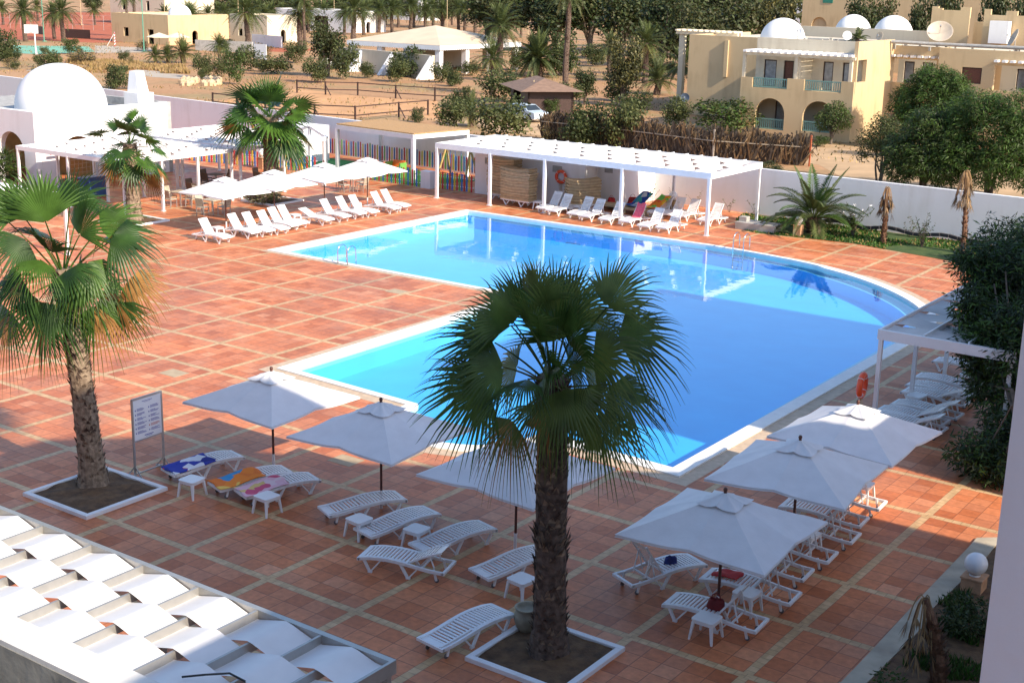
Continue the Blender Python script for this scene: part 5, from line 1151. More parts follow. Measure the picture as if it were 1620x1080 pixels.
# right section
mb=MB(); mb.wall((2.2,80),(1,0),4.7,7.25,.3,[(.3,3.9,4.3,6.2,False)],0,3.4); mb.wall((2.2,80),(1,0),4.7,3.4,.3,[(.3,3.6,.5,2.7,False)],0); P_('wall',mb,CREAM)
mb=MB(); mb.wall((2.2,82.2),(1,0),4.7,6.9,.2,[(.5,1.35,4.2,5.9,False),(2.0,2.9,4.2,5.9,False)],0,3.4); mb.wall((2.2,82.2),(1,0),4.7,3.4,.2,[(.6,1.6,.3,2.6,False)],0); P_('rear_wall',mb,CREAMW)
mb=MB(); mb.box(2.2,80.3,3.4,6.9,82.2,3.6); P_('balcony_floor',mb,CREAMW)
for (a,b,z0,z1,c) in [(.5,1.35,4.2,5.9,1),(2.0,2.9,4.2,5.9,1),(.6,1.6,.3,2.6,0)]: win(2.2+a,2.2+b,z0,z1,82.26,c)
slats(2.3,6.8,79.4,80.0,6.35)
mb=MB(); mb.wall((6.9,78),(1,0),14,7.3,.3,[(1.9,3.45,4.7,5.93,False),(4.4,7.0,4.3,6.2,False),(8,9.4,4.5,6.,False)],0); P_('wall',mb,CREAM)
mb=MB(); mb.wall((6.897,79.99),(0,-1),1.68,7.3,.3,[],0); P_('wall',mb,CREAM)
win(8.8,10.35,4.7,5.93,78.1,0); win(14.9,16.3,4.5,6.0,78.1,1)
mb=MB(); mb.wall((11.2,80.2),(1,0),3,6.9,.2,[(1.2,2.1,4.3,5.9,False)],0); P_('rear_wall',mb,CREAMW); win(12.4,13.3,4.3,5.9,80.26,1)
slats(11.2,14.2,77.4,78.0,6.45)
def dome(x,y,r,z,h=None):
    q=MB(); q.lathe([(r*math.cos(PI/2*i/14),z+(h or r)*math.sin(PI/2*i/14)) for i in range(15)],36,(x,y,0)); P_('dome',q,WHITEW,cb_,True)
dome(-11.0,88,2.05,6.85,2.0); dome(-11.1,105,1.85,7.0,2.0); dome(-6.9,105,1.95,7.0,2.05)
mb=MB(); mb.wall((-17,102),(1,0),16,7.75,.3,[],0,6.0); mb.box(-17,102.3,5.5,-1,109,7.0); P_('parapet',mb,CREAMW)
mb=MB(); mb.wall((-1.5,100),(1,0),3.6,9.8,.3,[],0); mb.box(-1.5,100.0,9.803,-.9,100.3,10.1); mb.box(1.2,100,9.803,2.1,100.3,10.1); mb.box(-.9,100,9.803,-.5,100.3,9.95)
mb.wall((3.4,100),(1,0),6.6,9.5,.3,[],0); mb.box(3.4,100,9.503,4.0,100.3,10.0); mb.box(5.4,100,9.503,6.4,100.3,9.9); mb.box(2.1,101.5,0,3.4,101.8,8.8); P_('battlement_wall',mb,CREAM)
q=MB(); q.box(4.3,99.0,7.0,6.0,99.9,9.0); P_('roof_hut_door',q,WHITEW)
mb=MB()
for y in (79.2,):
    mb.tube([(2.6,79.0,7.55),(6.0,79.4,7.5),(21,78.9,7.55)],.14,8); mb.tube([(-7,84.5,7.25),(2.,84.4,7.3)],.1,8)
P_('roof_pipe',mb,CONC)
rn=random.Random(8); mb=MB()
mt_=M('roof_clutter_mix',(.3,.28,.25),.8,.7,1.5)
for i in range(40):
    x=rn.uniform(-6,13); y=rn.uniform(79,84); s=rn.uniform(.08,.3); mb=MB(); mb.box(x,y,6.95,x+s,y+s,7.0+rn.uniform(.15,.5)); P_('roof_fitting',mb,mt_)
0 and P_('x',mb,M('roof_clutter_mix',(.3,.28,.25),.8,.7,1.5))
def dish(label,x,y,z,r,tilt,az,mt):
    t=thing('satellite_dish',label,'satellite dish',(x,y,z)); q=MB(); q.tube([(0,0,-.0),(0,0,.35+r*.6)],.05,8); q.build('mast',ALU,t)
    q=MB(); q.lathe([(r*i/8,.28*r*(i/8)**2) for i in range(9)]+[(r*.985,.28*r+.02)]+[(r*(8-i)/8*.98,.28*r*((8-i)/8)**2+.02) for i in range(9)],28); o=q.build('reflector',mt,t,True,(0,0,.35+r*.7)); o.rotation_euler=(tilt,0,az)
    q=MB(); q.bar((0,0,.05),(0,0,r*.9),.03,.03); q.box(-.06,-.06,r*.85,.06,.06,r); c=q.build('feed_arm',ALU,t,False,(0,0,.35+r*.7)); c.rotation_euler=(tilt,0,az)
DISHM=M('beige_dish',(.50,.42,.33),.6,.1,2)
dish('large beige satellite dish on the cream roof','%s'and 6.0,80.3,7.25,1.02,R(50),R(20),DISHM)
dish('large satellite dish on the cream roof at the right edge',11.9,80.5,7.25,.75,R(65),R(-60),DISHM)
dish('small white satellite dish in front of the first roof dome',-7.6,83.6,7.2,.36,R(70),R(15),WHITEP)
dish('small white satellite dish at the roof edge near the second dome',-1.6,80,7.2,.38,R(75),R(30),WHITEP)
dish('small beige satellite dish right of the roof palm',.3,82.5,7.2,.36,R(75),R(-20),DISHM)
dish('small blue-grey satellite dish low on the left wall of the cream building',-17.6,82.2,.9,.42,R(80),R(20),M('blue_grey_dish',(.07,.10,.15),.5,.1,3))
date_palm('potted palm standing on the roof of the cream building',(-2.1,83.6,7.0),None,.5,18,1.3,14,81,[DATE,BUSHD],.12,(75,5),.08,.3)
# far house
fh=thing('far_house','far cream house with a green shutter behind the roof domes','building',(-28,160,0))
mb=MB(); mb.wall((-13,0),(1,0),33,13,.4,[(1.6,3.9,0.,7.2,True)],0); mb.box(-13,.4,0,20,8,12.9); mb.box(-12.9,.35,0,-9,.39,7.4,0); mb.build('wall',CREAM,fh)
mb=MB(); mb.box(-9.9,-.06,9.2,-8.4,-.01,12); mb.build('shutter',M('green_shutter',(.03,.20,.14),.6,.1,4),fh)
mb=MB(); mb.box(6.5,-.06,9.5,8.6,-.01,11.8); mb.build('window',BROWN,fh)
# ---------------------------------------------------------------- domed restaurant building
db=thing('domed_building','white building with a large dome and arches at the far left','building',(-22.3,16.0,0))
mb=MB(); mb.wall((-14,0),(1,0),14,4.22,.4,[(2.0,4.2,0,3.0,True),(6.0,8.2,0,3.0,True),(10.6,13.0,0,3.0,True)],0); mb.build('wall',WHITEW,db)
mb=MB(); mb.wall((.003,.403),(0,1),9.0,4.22,.4,[(1.1,3.7,0,2.7,True),(4.5,7.1,0,2.7,True)],0); mb.build('wall',WHITEW,db)
mb=MB(); mb.box(-14,9.4,0,0,9.7,4.22); mb.box(-14,.4,3.55,-.4,9.4,3.75); mb.build('roof',CONC,db)
mb=MB(); mb.box(-14,4.6,0,-1.2,4.75,3.5); mb.build('inner_wall',M('ochre_inner_wall',(.45,.28,.10),.85,.2,1.5,.2),db)
g=G(97,165,4.2); r=66*dist(g)/FPX
mb=MB(); mb.lathe([(r*math.cos(PI/2*i/18)**.92,3.7+(r*.98)*math.sin(PI/2*i/18)+.3) for i in range(19)],48,(g.x+22.3,g.y-16,0)); mb.build('dome',WHITEW,db,True)
mb=MB(); mb.box(-2.2,8.0,3.75,-.9,9.2,4.75); mb.add([(-2.1,8.2,4.753),(-1.1,8.2,4.753),(-1.1,9.0,4.753),(-2.1,9.0,4.753),(-1.95,8.3,6.0),(-1.35,8.3,6.0),(-1.35,8.9,6.0),(-1.95,8.9,6.0)],[[0,1,5,4],[1,2,6,5],[2,3,7,6],[3,0,4,7],[4,5,6,7]]); mb.build('chimney',WHITEW,db)
mb=MB(); mb.box(.42,.6,1.85,.44,1.3,2.0); mb.build('red_plate',REDC,db)
# lattice windbreak along arches
lt=thing('lattice_screen','thin brown lattice screen under the restaurant pergola in front of the arches','screen',(-21.2,17.4,0)); mb=MB()
for i in range(26): mb.box(0,i*.27,0,.012,i*.27+.012,2.1)
for i in range(9): mb.box(-.006,0,.1+i*.24,.018,6.8,.112+i*.24)
mb.build('lattice',RATTANL,lt)
mb=MB(); mb.box(-.2,0,0,.2,1.6,1.0); mb.bbox(-.3,-.1,1.0,.3,1.7,1.05,.01); tag(mb.build('counter',M('blue_counter',(.03,.10,.30),.5,.1,3),None,False,(-18.2,15.8,0)),'small counter with a blue top under the restaurant pergola','counter')
# chairs and tables
def chair(label,loc,rz,mt,group):
    t=thing('chair',label,'chair',loc,rz,group); q=MB(); q.bbox(-.23,-.23,.42,.23,.23,.46,.01); q.build('seat',mt,t)
    q=MB(); q.add([(-.23,.20,.50),(.23,.20,.50),(.23,.30,.92),(-.23,.30,.92),(-.23,.225,.50),(.23,.225,.50),(.23,.325,.92),(-.23,.325,.92)],[[0,1,2,3],[7,6,5,4],[0,4,5,1],[1,5,6,2],[2,6,7,3],[3,7,4,0]]); q.build('backrest',mt,t)
    for sx in (-1,1):
        for sy in (-1,1):
            q=MB(); q.bar((sx*.22,sy*.21,0),(sx*.22,sy*.21,.44 if sy<0 else .5),.03,.03); 
            if sy>0: q.bar((sx*.22,.21,.44),(sx*.22,.3,.9),.03,.03)
            q.build('leg',ALU if mt is RATTANL else mt,t)
    return t
def rtable(label,loc,mt,group):
    t=thing('cafe_table',label,'table',loc,.1,group); q=MB(); q.bbox(-.4,-.4,.71,.4,.4,.75,.01); q.build('table_top',mt,t)
    for sx in (-1,1):
        for sy in (-1,1): q=MB(); q.box(sx*.34-.02,sy*.34-.02,0,sx*.34+.02,sy*.34+.02,.71); q.build('leg',ALU,t)
    return t
CH={};RT={}
tabs=[(-12.4,17.6,'l','beside the left fan palm'),(-9.3,17.0,'l','beside the pergola front posts'),(-13.6,20.2,'b','under the middle of the pergola'),(-15.8,23.2,'b','under the rear pergola'),(-14.0,25.6,'b','near the picket fence'),(-9.2,27.4,'l','behind the far umbrellas')]
for ti,(x,y,k,wh) in enumerate(tabs):
    mt=RATTANL if k=='l' else RATTAN; nm='beige' if k=='l' else 'brown'
    if k not in RT: RT[k]=rtable(f'{nm} restaurant table {wh}',(x,y,0),mt,'restaurant tables')
    else: dup(RT[k],f'{nm} restaurant table {wh}',(x,y,0),.1,'restaurant tables')
    for j,(dx,dy,rz,sd) in enumerate([(.1,-.75,PI,'near side'),(-.78,.0,PI/2,'left side'),(.78,.05,-PI/2,'right side'),(0,.78,0,'far side')]):
        lb=f'{nm} woven chair on the {sd} of the table {wh}'
        if k not in CH: CH[k]=chair(lb,(x+dx,y+dy,0),rz,mt,'restaurant chairs')
        else: dup(CH[k],lb,(x+dx,y+dy,0),rz+random.uniform(-.25,.25),'restaurant chairs')
# reed fence strip and play area
mb=MB(); mb.box(-21.5,37.3,0.2,-27.5,37.45,2.0); tag(mb.build('reed_screen',M('yellow_reed',(.62,.36,.10),.9,.25,3,.6,stretch=(8,8,.6))),'yellow reed screen behind the restaurant pergola','screen')
PC=[M('picket_red',(.55,.03,.04),.5,.1,4),M('picket_yellow',(.70,.48,.05),.5,.1,4),M('picket_blue',(.03,.16,.50),.5,.1,4),M('picket_green',(.16,.40,.08),.5,.1,4)]
def picket(label,pts,h,st=.21,seed=0,z=0.,cols=(0,1,2,0,3,2)):
    a=Vector(pts[0]); t=thing('picket_fence',label,'fence',(a.x,a.y,z)); k=0; rn=random.Random(seed)
    for i in range(len(pts)-1):
        p=Vector(pts[i])-a; q=Vector(pts[i+1])-a; d=(q-p); L=d.length; d.normalize(); nn=Vector((-d.y,d.x))
        for zz in (h*.25,h*.72):
            r=MB(); r.bar((p.x+nn.x*.03,p.y+nn.y*.03,zz),(q.x+nn.x*.03,q.y+nn.y*.03,zz),.03,.06); r.build('rail',WHITEM,t)
        for j in range(int(L/st)):
            c=p+d*(j+.5)*st; w=.052; hh=h*rn.uniform(.93,1.05); m_=MB()
            A=c-d*w;B=c+d*w
            pl=[(A.x,A.y,.02),(B.x,B.y,.02),(B.x,B.y,hh-.06),(c.x,c.y,hh),(A.x,A.y,hh-.06)]; n2=len(pl); bk=[(x+nn.x*.02,y+nn.y*.02,z_) for x,y,z_ in pl]
            m_.add(pl+bk,[list(range(n2)),list(range(n2,2*n2))[::-1]]+[[i_,n2+i_,n2+(i_+1)%n2,(i_+1)%n2] for i_ in range(n2)]); m_.build('picket',PC[cols[k%len(cols)]],t); k+=1
    return t
picket('colourful picket fence along the boundary wall behind the playground',[(-20.8,36.9),(-6.6,35.9)],1.0,.22,1,.35)
picket('colourful picket fence on the left side of the playground, behind the restaurant',[(-25.5,29.7),(-19.6,30.7),(-15.6,31.3)],1.0,.2,2)
picket('colourful picket fence along the front of the playground, behind the right far umbrella',[(-12.0,31.4),(-7.2,31.1)],1.05,.17,3,cols=(0,3,2,3))
picket('short colourful picket gate left of the storage room under the far pergola',[(-6.3,31.5),(-3.7,31.6)],1.05,.17,4,cols=(2,1,0,3,2,0))
mb=MB(); mb.box(-7.1,31.0,0,-6.4,31.5,1.0); tag(mb.build('gate_pillar',WHITEW),'short white pillar between the two playground picket fences','pillar')
sheet('artificial_turf',[(-20,32),(-8,31.6),(-6,36),(-20,37)],.008,GREENT)
pp=thing('shade_roof','flat reed covered shade roof on white posts over the playground','shade roof',(-12.6,34.6,0))
mb=MB()
cs=[(-15.4,32.9),(-8.6,32.2),(-7.9,36.6),(-15.3,37.0)]; cs=[(x+12.6,y-34.6) for x,y in cs]
mb.prism(cs,2.86,2.93); mb.build('reed_cover',REED,pp)
for i in range(4):
    a,b=cs[i],cs[(i+1)%4]; q=MB(); q.bar((*a,2.72),(*b,2.72),.14,.26); q.build('beam',WHITEM,pp); post(pp,a[0]*.985,a[1]*.985,2.6,.2)
sw=thing('swing','wooden framed playground swing behind the pickets','swing',(-6.6,33.9,0))
for sx in (-1,1):
    q=MB(); q.bar((sx*1.1-.0,-.8,0),(sx*.9,0,2.1),.09,.09); q.bar((sx*1.1,.8,0),(sx*.9,0,2.1),.09,.09); q.build('leg',M('swing_wood_%d'%(sx+1),(.42,.30,.10),.7,.2,5),sw)
q=MB(); q.bar((-1.1,0,2.12),(1.1,0,2.12),.1,.1); q.build('top_beam',M('swing_green',(.12,.3,.06),.6,.1,4),sw)
for x in (-.4,.4):
    q=MB(); q.bar((x-.18,0,2.1),(x-.18,0,.55),.02,.02); q.bar((x+.18,0,2.1),(x+.18,0,.55),.02,.02); q.box(x-.22,-.1,.5,x+.22,.1,.55); q.build('swing_seat',PC[2],sw)
pl=thing('toy_bench','orange and green plastic play seat behind the umbrella','toy',(-11.0,33.4,0)); q=MB(); q.bbox(-.5,-.3,.25,.5,.3,.5,.05); q.add([(-.5,.2,.5),(.5,.2,.5),(.45,.3,1.0),(-.45,.3,1.0),(-.5,.3,.5),(.5,.3,.5),(.45,.36,1.0),(-.45,.36,1.0)],[[0,1,2,3],[7,6,5,4],[1,5,6,2],[2,6,7,3],[3,7,4,0]]); q.build('seat',M('play_orange',(.8,.18,.02),.4,.06,3),pl)
q=MB(); q.box(.5,-.3,0,.6,.3,.9); q.build('side_panel',PC[3],pl); q=MB(); q.box(-.6,-.3,0,-.5,.3,.9); q.build('side_panel',PC[3],pl)
ph=thing('play_house','low white play hut with a gabled frame beside the artificial turf','hut',(-19.3,33.0,0)); q=MB(); q.box(-4.2,.8,0,.2,3.2,2.3); q.build('wall',WHITEW,ph)
for x in (-.1,1.5,2.9):
    q=MB(); q.box(x-.08,-.08,0,x+.08,.08,2.0 if x!=1.5 else 2.5); q.build('post',WHITEM,ph)
q=MB(); q.bar((-.2,0,2.0),(1.5,0,2.55),.16,.16); q.bar((1.5,0,2.55),(3.0,0,1.95),.16,.16); q.build('gable_beam',WHITEM,ph)
# ---------------------------------------------------------------- paddock rail fence
def rail(label,pix,h=1.25,mt=BROWN):
    ps=[G(x,y) for x,y in pix]; a=ps[0]; t=thing('rail_fence',label,'fence',(a.x,a.y,0))
    for i,p in enumerate(ps):
        q=MB(); c=p-a; q.box(c.x-.06,c.y-.06,0,c.x+.06,c.y+.06,h+.08); q.build('post',mt,t)
        if i and i%2: q=MB(); q.bar((c.x,c.y,h*.8),(c.x+.9,c.y-.2,0),.07,.07); q.build('brace',mt,t)
    for i in range(len(ps)-1):
        for z in (h*.42,h):
            q=MB(); b=ps[i]-a;c=ps[i+1]-a; q.bar((b.x,b.y,z),(c.x,c.y,z),.07,.09); q.build('rail',mt,t)
rail('dark brown rail fence on the near side of the sandy paddock',[(337,170),(375,174),(420,180),(498,190),(562,193),(631,186),(677,182)])
rail('dark brown rail fence on the far side of the sandy paddock',[(470,147),(515,150),(566,151),(626,156),(688,160),(735,162)])
# pavilion
pv=thing('pavilion','open white pavilion with a wide pale hipped roof beyond the paddock','pavilion',(-70,111,0))
mb=MB(); c4=[(-7.6,-8.6),(7.6,-8.6),(7.6,8.6),(-7.6,8.6)]; mb.add([(*c,3.62) for c in c4]+[(0,0,5.6)],[[0,1,4],[1,2,4],[2,3,4],[3,0,4]]); mb.build('roof',M('pale_canvas_roof',(.62,.50,.36),.8,.08,.4),pv)
for i in range(4):
    a,b=c4[i],c4[(i+1)%4]; q=MB(); d=(Vector(b)-Vector(a)).normalized(); nn=Vector((d.y,-d.x)); n_=40
    for j in range(n_):
        p0=Vector(a).lerp(Vector(b),j/n_); p1=Vector(a).lerp(Vector(b),(j+1)/n_); pm=(p0+p1)/2
        q.add([(*p0,3.6),(*p1,3.6),(*p1,3.1),(*pm,2.98),(*p0,3.1)],[[0,1,2,3,4]])
    q.build('valance',WHITEM,pv)
for x in (-7,-2.3,2.3,7):
    for y in (-8,-2.7,2.7,8):
        if abs(x)>5 or abs(y)>5: q=MB(); q.box(x-.35,y-.35,0,x+.35,y+.35,3.2); q.build('pillar',WHITEW,pv)
mb=MB(); mb.box(-6.5,2,0,-1,7.6,3.0); mb.build('inner_room',CREAMW,pv)
bw=thing('garden_wall','cream wall with sloped buttresses in front of the pavilion','wall',(-68,100,0))
mb=MB(); mb.wall((-12,1.8),(.9767,-.2145),21.0,2.75,.35,[],0); mb.build('wall',CREAMW,bw)
for s in (0.3,6.6,13.,20.6):
    x=-12+.9767*s; y=1.8-.2145*s; mb=MB(); mb.add([(x,y,0),(x-.6,y-2.0,0),(x,y,2.7),(x+.5,y,0),(x-.1,y-2.0,0),(x+.5,y,2.7)],[[0,1,2],[3,5,4],[1,4,5,2],[0,2,5,3],[0,3,4,1]]); mb.build('buttress',WHITEW,bw)
# hut
hu=thing('wooden_hut','dark brown wooden hut with a shingle roof behind the large shrubs','hut',(-28.8,75.0,0),R(-42))
mb=MB(); mb.wall((-3.6,-2),(1,0),7.2,2.1,.15,[(1.2,4.2,.1,1.9,False)],0); mb.wall((3.6,-2),(0,1),4.2,2.1,.15,[],0); mb.box(-3.6,2.0,0,3.6,2.2,2.1); mb.box(-3.6,-1.8,0,-3.4,2,2.1); mb.build('wall',BROWN,hu)
mb=MB(); e_=[(-4.5,-2.9,2.1),(4.5,-2.9,2.1),(4.5,3,2.1),(-4.5,3,2.1)]; mb.add(e_+[(-1.6,0,3.1),(1.6,0,3.1)],[[0,1,5,4],[1,2,5],[2,3,4,5],[3,0,4],[3,2,1,0]]); mb.build('roof',M('shingle_roof',(.22,.14,.10),.9,.2,2,.5,stretch=(1,1,6)),hu)
q=MB(); q.tube([(0,0,0),(.1,0,2.9)],.05,6); tag(q.build('umbrella_post',MATT,None,False,(*G(842,178)[:2],0)),'slim pale post in front of the brown hut','post')
# car
cr=thing('parked_car','pale blue grey hatchback parked between the large shrubs','car',(*G(833,191)[:2],0),R(-14))
CARP=M('pale_blue_paint',(.46,.55,.62),.25,.03,2); TYRE=M('tyre_rubber',(.02,.02,.02),.8,.1,5); DG=M('dark_glass',(.03,.04,.05),.08,.1,2)
prof=[(-1.9,.35),(-1.95,.8),(-1.75,.92),(-1.45,1.38),(.35,1.40),(1.0,.95),(1.85,.82),(1.95,.5),(1.9,.3)]
mb=MB(); 
def ysc(z): return .82 if z<.95 else .82-.16*(z-.95)/.45
n_=len(prof); mb.add([(x,-ysc(z),z) for x,z in prof]+[(x,ysc(z),z) for x,z in prof],[list(range(n_))[::-1],list(range(n_,2*n_))]+[[i,(i+1)%n_,n_+(i+1)%n_,n_+i] for i in range(n_)]); mb.build('body',CARP,cr)
for s in (-1,1):
    for (a,b,c_,d_) in ((-1.45,-.55,-1.25,-.55),(-.48,.62,-.48,.22)):
        y0=s*(ysc(.98)+.006); y1=s*(ysc(1.33)+.006); p=[(a,y0,.98),(b,y0,.98),(d_,y1,1.33),(c_,y1,1.33)]; mb=MB(); mb.poly(p if s<0 else p[::-1]); mb.build('side_window',DG,cr)
mb=MB(); mb.poly([(.42,-.62,1.365),(.42,.62,1.365),(.99,.74,.975),(.99,-.74,.975)]); mb.build('windscreen',DG,cr)
mb=MB(); mb.poly([(-1.50,-.62,1.33),(-1.50,.62,1.33),(-1.735,.74,.97),(-1.735,-.74,.97)][::-1]); mb.build('rear_window',DG,cr)
for x in (-1.2,1.2):
    for s in (-1,1):
        q=MB(); q.tube([(x,s*.66,.31),(x,s*.84,.31)],.31,18); w_=q.build('wheel',TYRE,cr); q=MB(); q.tube([(x,s*.80,.31),(x,s*.85,.31)],.18,14); q.build('rim',ALU,w_)
for s in (-1,1): q=MB(); q.box(1.86,s*.55-.15,.62,1.965,s*.55+.15,.76); q.build('headlight',WHITEP,cr); q=MB(); q.box(-1.965,s*.62-.1,.62,-1.86,s*.62+.1,.8); q.build('tail_light',REDC,cr)
# dry frond fence
ff=thing('palm_frond_fence','ragged fence of dry brown palm fronds behind the far pergola','fence',(-6,56.5,0))
rn=random.Random(17); fr=[(-9.9,.2),(-3,.0),(5.4,-1.2),(11.4,.2)]
mb=MB()
def fpos(s):
    s*=3; i=min(2,int(s)); a=Vector(fr[i]); b=Vector(fr[i+1]); return a.lerp(b,s-i)
for i in range(3400):
    s=rn.random(); p=fpos(s); clump=.6+.75*mnoise.noise(Vector((s*30,1,2)))+.25*mnoise.noise(Vector((s*90,4,2))); h=max(.5,1.35+1.25*clump)*rn.uniform(.45,1.0)
    y=rn.uniform(-.35,.35); lx=rn.gauss(0,.38); z0=rn.uniform(0,.9)*rn.random(); w_=rn.uniform(.03,.075)
    bx=Vector((p.x,p.y+y,z0)); tp=bx+Vector((lx,rn.gauss(0,.15),h-z0)); tp2=tp+Vector((rn.gauss(0,.25),rn.gauss(0,.2),-rn.uniform(.15,.6)))
    mb.add([bx-Vector((w_,0,0)),bx+Vector((w_,0,0)),tp+Vector((w_*.8,0,0)),tp2,tp-Vector((w_*.8,0,0))],[[0,1,2,4],[4,2,3]],rn.randrange(3))
mb.build('dry_fronds',[FROND,STRAW,M('dark_frond',(.05,.035,.025),.9,.3,3)],ff)
q=MB(); pts=[(x,y-.45,1.35+.05*math.sin(x)) for x,y in fr]; 
for i in range(3): q.bar(pts[i],pts[i+1],.06,.06)
q.build('rail',M('weathered_rail',(.4,.33,.25),.9,.2,4),ff)
for (x,y,mt) in ((5.5,-1.6,M('weathered_post',(.35,.3,.25),.9,.2,4)),(11.9,.1,M('rust_post',(.4,.10,.04),.8,.2,4))):
    q=MB(); q.box(x-.05,y-.05,0,x+.05,y+.05,2.1); q.build('post',mt,ff)
# sports things
hp=thing('basketball_hoop','white basketball hoop and backboard beside the green court','basketball hoop',(*G(57,87)[:2],0),R(215))
q=MB(); q.tube([(0,0,0),(0,0,3.1),(0,.5,3.45),(0,1.2,3.5)],.09,8); q.bar((0,-.6,0),(0,0,1.2),.08,.08); q.build('pole',WHITEM,hp); q=MB(); q.box(-.95,1.2,2.95,.95,1.26,4.1); q.build('backboard',WHITEP,hp); q=MB(); q.tube([(.23*math.cos(a),1.5+.23*math.sin(a),3.05) for a in [2*PI*i/12 for i in range(13)]],.02,5,cap=False); q.build('rim',ORANGE,hp)
gl_=thing('goal','small red and white striped handball goal on the far court','goal',(*G(182,73)[:2],0),R(140))
STR=[REDC,WHITEP]; 
for x in (-1.5,1.5):
    q=MB()
    for k in range(9): q.box(x-.05,-.05,k*.22,x+.05,.05,k*.22+.22,k%2)
    q.build('post',STR,gl_)
q=MB(); 
for k in range(14): q.box(-1.5+k*.215,-.05,1.98,-1.5+k*.215+.215,.05,2.08,k%2)
q.build('crossbar',STR,gl_); q=MB(); q.bar((-1.5,0,2.0),(-1.5,1.2,0),.05,.05); q.bar((1.5,0,2.0),(1.5,1.2,0),.05,.05); q.build('stay',WHITEM,gl_)
GP=M('green_pole_paint',(.10,.30,.22),.5,.1,4)
def pole(label,x,y,h,mt,r=.09):
    q=MB(); g=G(x,y); q.tube([(0,0,0),(0,0,h)],[r,r*.7],8); q.box(-.3,-.3,0,.3,.3,.12); tag(q.build('floodlight_pole',mt,None,False,(g.x,g.y,0)),label,'pole')
pole('tall green floodlight pole by the red clay court, left of two',70,66,9,GP); pole('tall green floodlight pole right of the handball goal',228,82,9.5,GP)
for i,(x,y) in enumerate([(48,34),(129,40),(252,30),(262,60),(378,56),(386,52),(509,38),(529,42),(663,24),(707,70),(835,55)]):
    pole(f'thin pale lamp pole among the far trees, {ORD[i]} from the left',x,y,8.5,MATT,.07)
# tennis screens and far buildings
for a,b,h,lb in (((104,60),(143,62),1.5,'dark brown windbreak screen beside the handball goal'),((48,52),(68,55),1.4,'dark brown windbreak screen behind the basketball hoop')):
    p=G(*a);q_=G(*b); mb=MB(); mb.bar((p.x,p.y,h/2),(q_.x,q_.y,h/2),.06,h); tag(mb.build('court_screen',BROWN),lb,'screen')
mb=MB(); p=G(0,45);q_=G(230,50)
for i in range(15):
    c=p.lerp(q_,i/14); mb.tube([(c.x,c.y,0),(c.x,c.y,2.8)],.035,5)
for z in (1.,2.,2.8): mb.bar((p.x,p.y,z),(q_.x,q_.y,z),.02,.02)
tag(mb.build('court_fence',ALU),'thin wire fence along the red clay court','fence')
def house(label,x0,y0,x1,y1,h,ops=(),dome_=None,mt=CREAMW,cat='building'):
    t=thing('far_building',label,cat,(x0,y0,0)); mb=MB(); W=x1-x0; Dp=y1-y0
    mb.wall((0,0),(1,0),W,h,.4,[o for o in ops],0); mb.wall((W+.003,.403),(0,1),Dp-.41,h,.4,[(Dp*.35,Dp*.35+1.2,0,2.2,True)],0); mb.box(0,.4,0,.4,Dp,h); mb.box(.4,Dp-.4,0,W-.4,Dp,h); mb.build('wall',mt,t)
    mb=MB(); mb.box(.4,.4,h-.5,W-.4,Dp-.4,h-.3); mb.build('roof',CREAMW,t)
    mb=MB(); mb.box(.3,1.2,0,W-.4,1.3,h-.5); mb.build('interior',BROWN,t)
    if dome_: mb=MB(); dx,dy,r=dome_; mb.lathe([(r*math.cos(PI/2*i/10),h-.3+r*math.sin(PI/2*i/10)) for i in range(11)],24,(dx,dy,0)); mb.build('dome',WHITEW,t,True)
house('cream house with a small white dome beyond the courts',-146,120,-132,133,4.7,[(3,4.2,1,2.4,False),(9,10.4,0,2.3,False)],(10,6,1.9),CREAM)
house('low cream house right of the domed one beyond the courts',-137,138,-128,146,4.6,[(2,3,1,2.2,False)],None,CREAMW)
house('white verandah house among the palms at the top left',-170,182,-148,192,4.3,[(1.5,9.5,0,3.1,False),(11,15,0,3.1,False)],None,WHITEW)
house('large cream building at the very top left behind the courts',-209,170,-191,184,7.0,[(4,5,3,5,False),(12,13,3,5,False)],None,CREAMW)
house('pale house at the top centre among dark trees',-118,330,-95,345,7,[(5,7,1,4,False)],None,WHITEW)
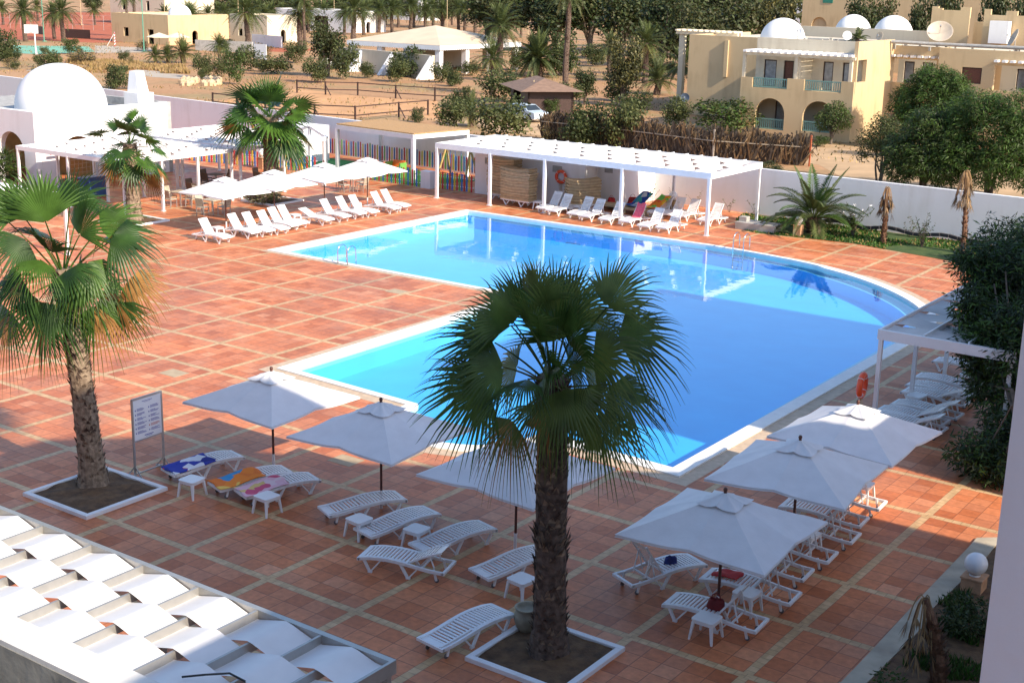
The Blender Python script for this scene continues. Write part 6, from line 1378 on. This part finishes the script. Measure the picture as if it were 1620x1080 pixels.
house('white house at the top edge left of centre',-205,255,-190,265,5,[(3,5,1,3,False)],None,WHITEW)
mb=MB(); p=G(310,80); q_=G(400,84); mb.bar((p.x,p.y,.8),(q_.x,q_.y,.8),.3,1.6); tag(mb.build('low_garden_wall',CONC),'long low grey garden wall in the palm garden','wall')
mb=MB(); p=G(400,72); q_=G(446,76); mb.bar((p.x,p.y,.9),(q_.x,q_.y,.9),.3,1.8); mb.v=mb.v; tag(mb.build('low_terrace_wall',WHITEW),'white low terrace wall beside the red court in the palm garden','wall')
sheet('small_red_court',px((398,80),(470,84),(500,78),(400,72)),-.003,REDCLAY)
# two sunshades far left
def sunshade(label,x,y):
    g=G(x,y); t=thing('sunshade',label,'umbrella',(g.x,g.y,0),0,'far cream sunshades'); q=MB(); q.lathe([(.05,2.75),(1.9,2.15),(1.9,2.08)],10); q.build('canopy',CREAMW,t); q=MB(); q.tube([(0,0,0),(0,0,2.7)],.05,6); q.build('pole',MATT,t); return t
sunshade('far cream sunshade near the courts, left of two',253,82); sunshade('far cream sunshade near the courts, right of two',281,82)
rk=MB(); rn=random.Random(5)
for i in range(70):
    g=G(rn.choice([rn.uniform(288,312),rn.uniform(320,347)]),rn.uniform(128,136)); s=rn.uniform(.15,.5); rk.sphere((g.x,g.y,s*.3),s,6)
tag(rk.build('rock_heap',M('pale_rock',(.55,.40,.25),.9,.25,2,.6)),'two low heaps of pale rocks in the dry garden','rocks')
mb=MB(); g=G(412,96); mb.box(-1.2,-.04,.2,1.2,.04,2.2); tag(mb.build('white_board',WHITEP,None,False,(g.x,g.y,0)),'small white framed board among the far shrubs','board')
# roof beam structure left of cream building
mb=MB(); g=G(1062,160); mb.box(-.25,-.25,0,.25,.25,7.0); mb.box(-.5,-.5,7.0,6,-.2,7.3); mb.box(-.5,.2,7.0,6,.5,7.3)
for i in range(11): mb.box(-.4+i*.6,-.9,7.303,-.2+i*.6,.9,7.45)
tag(mb.build('cream_pergola',CREAMW,None,False,(-21.3,88,0)),'tall cream pergola left of the cream apartment building','pergola')
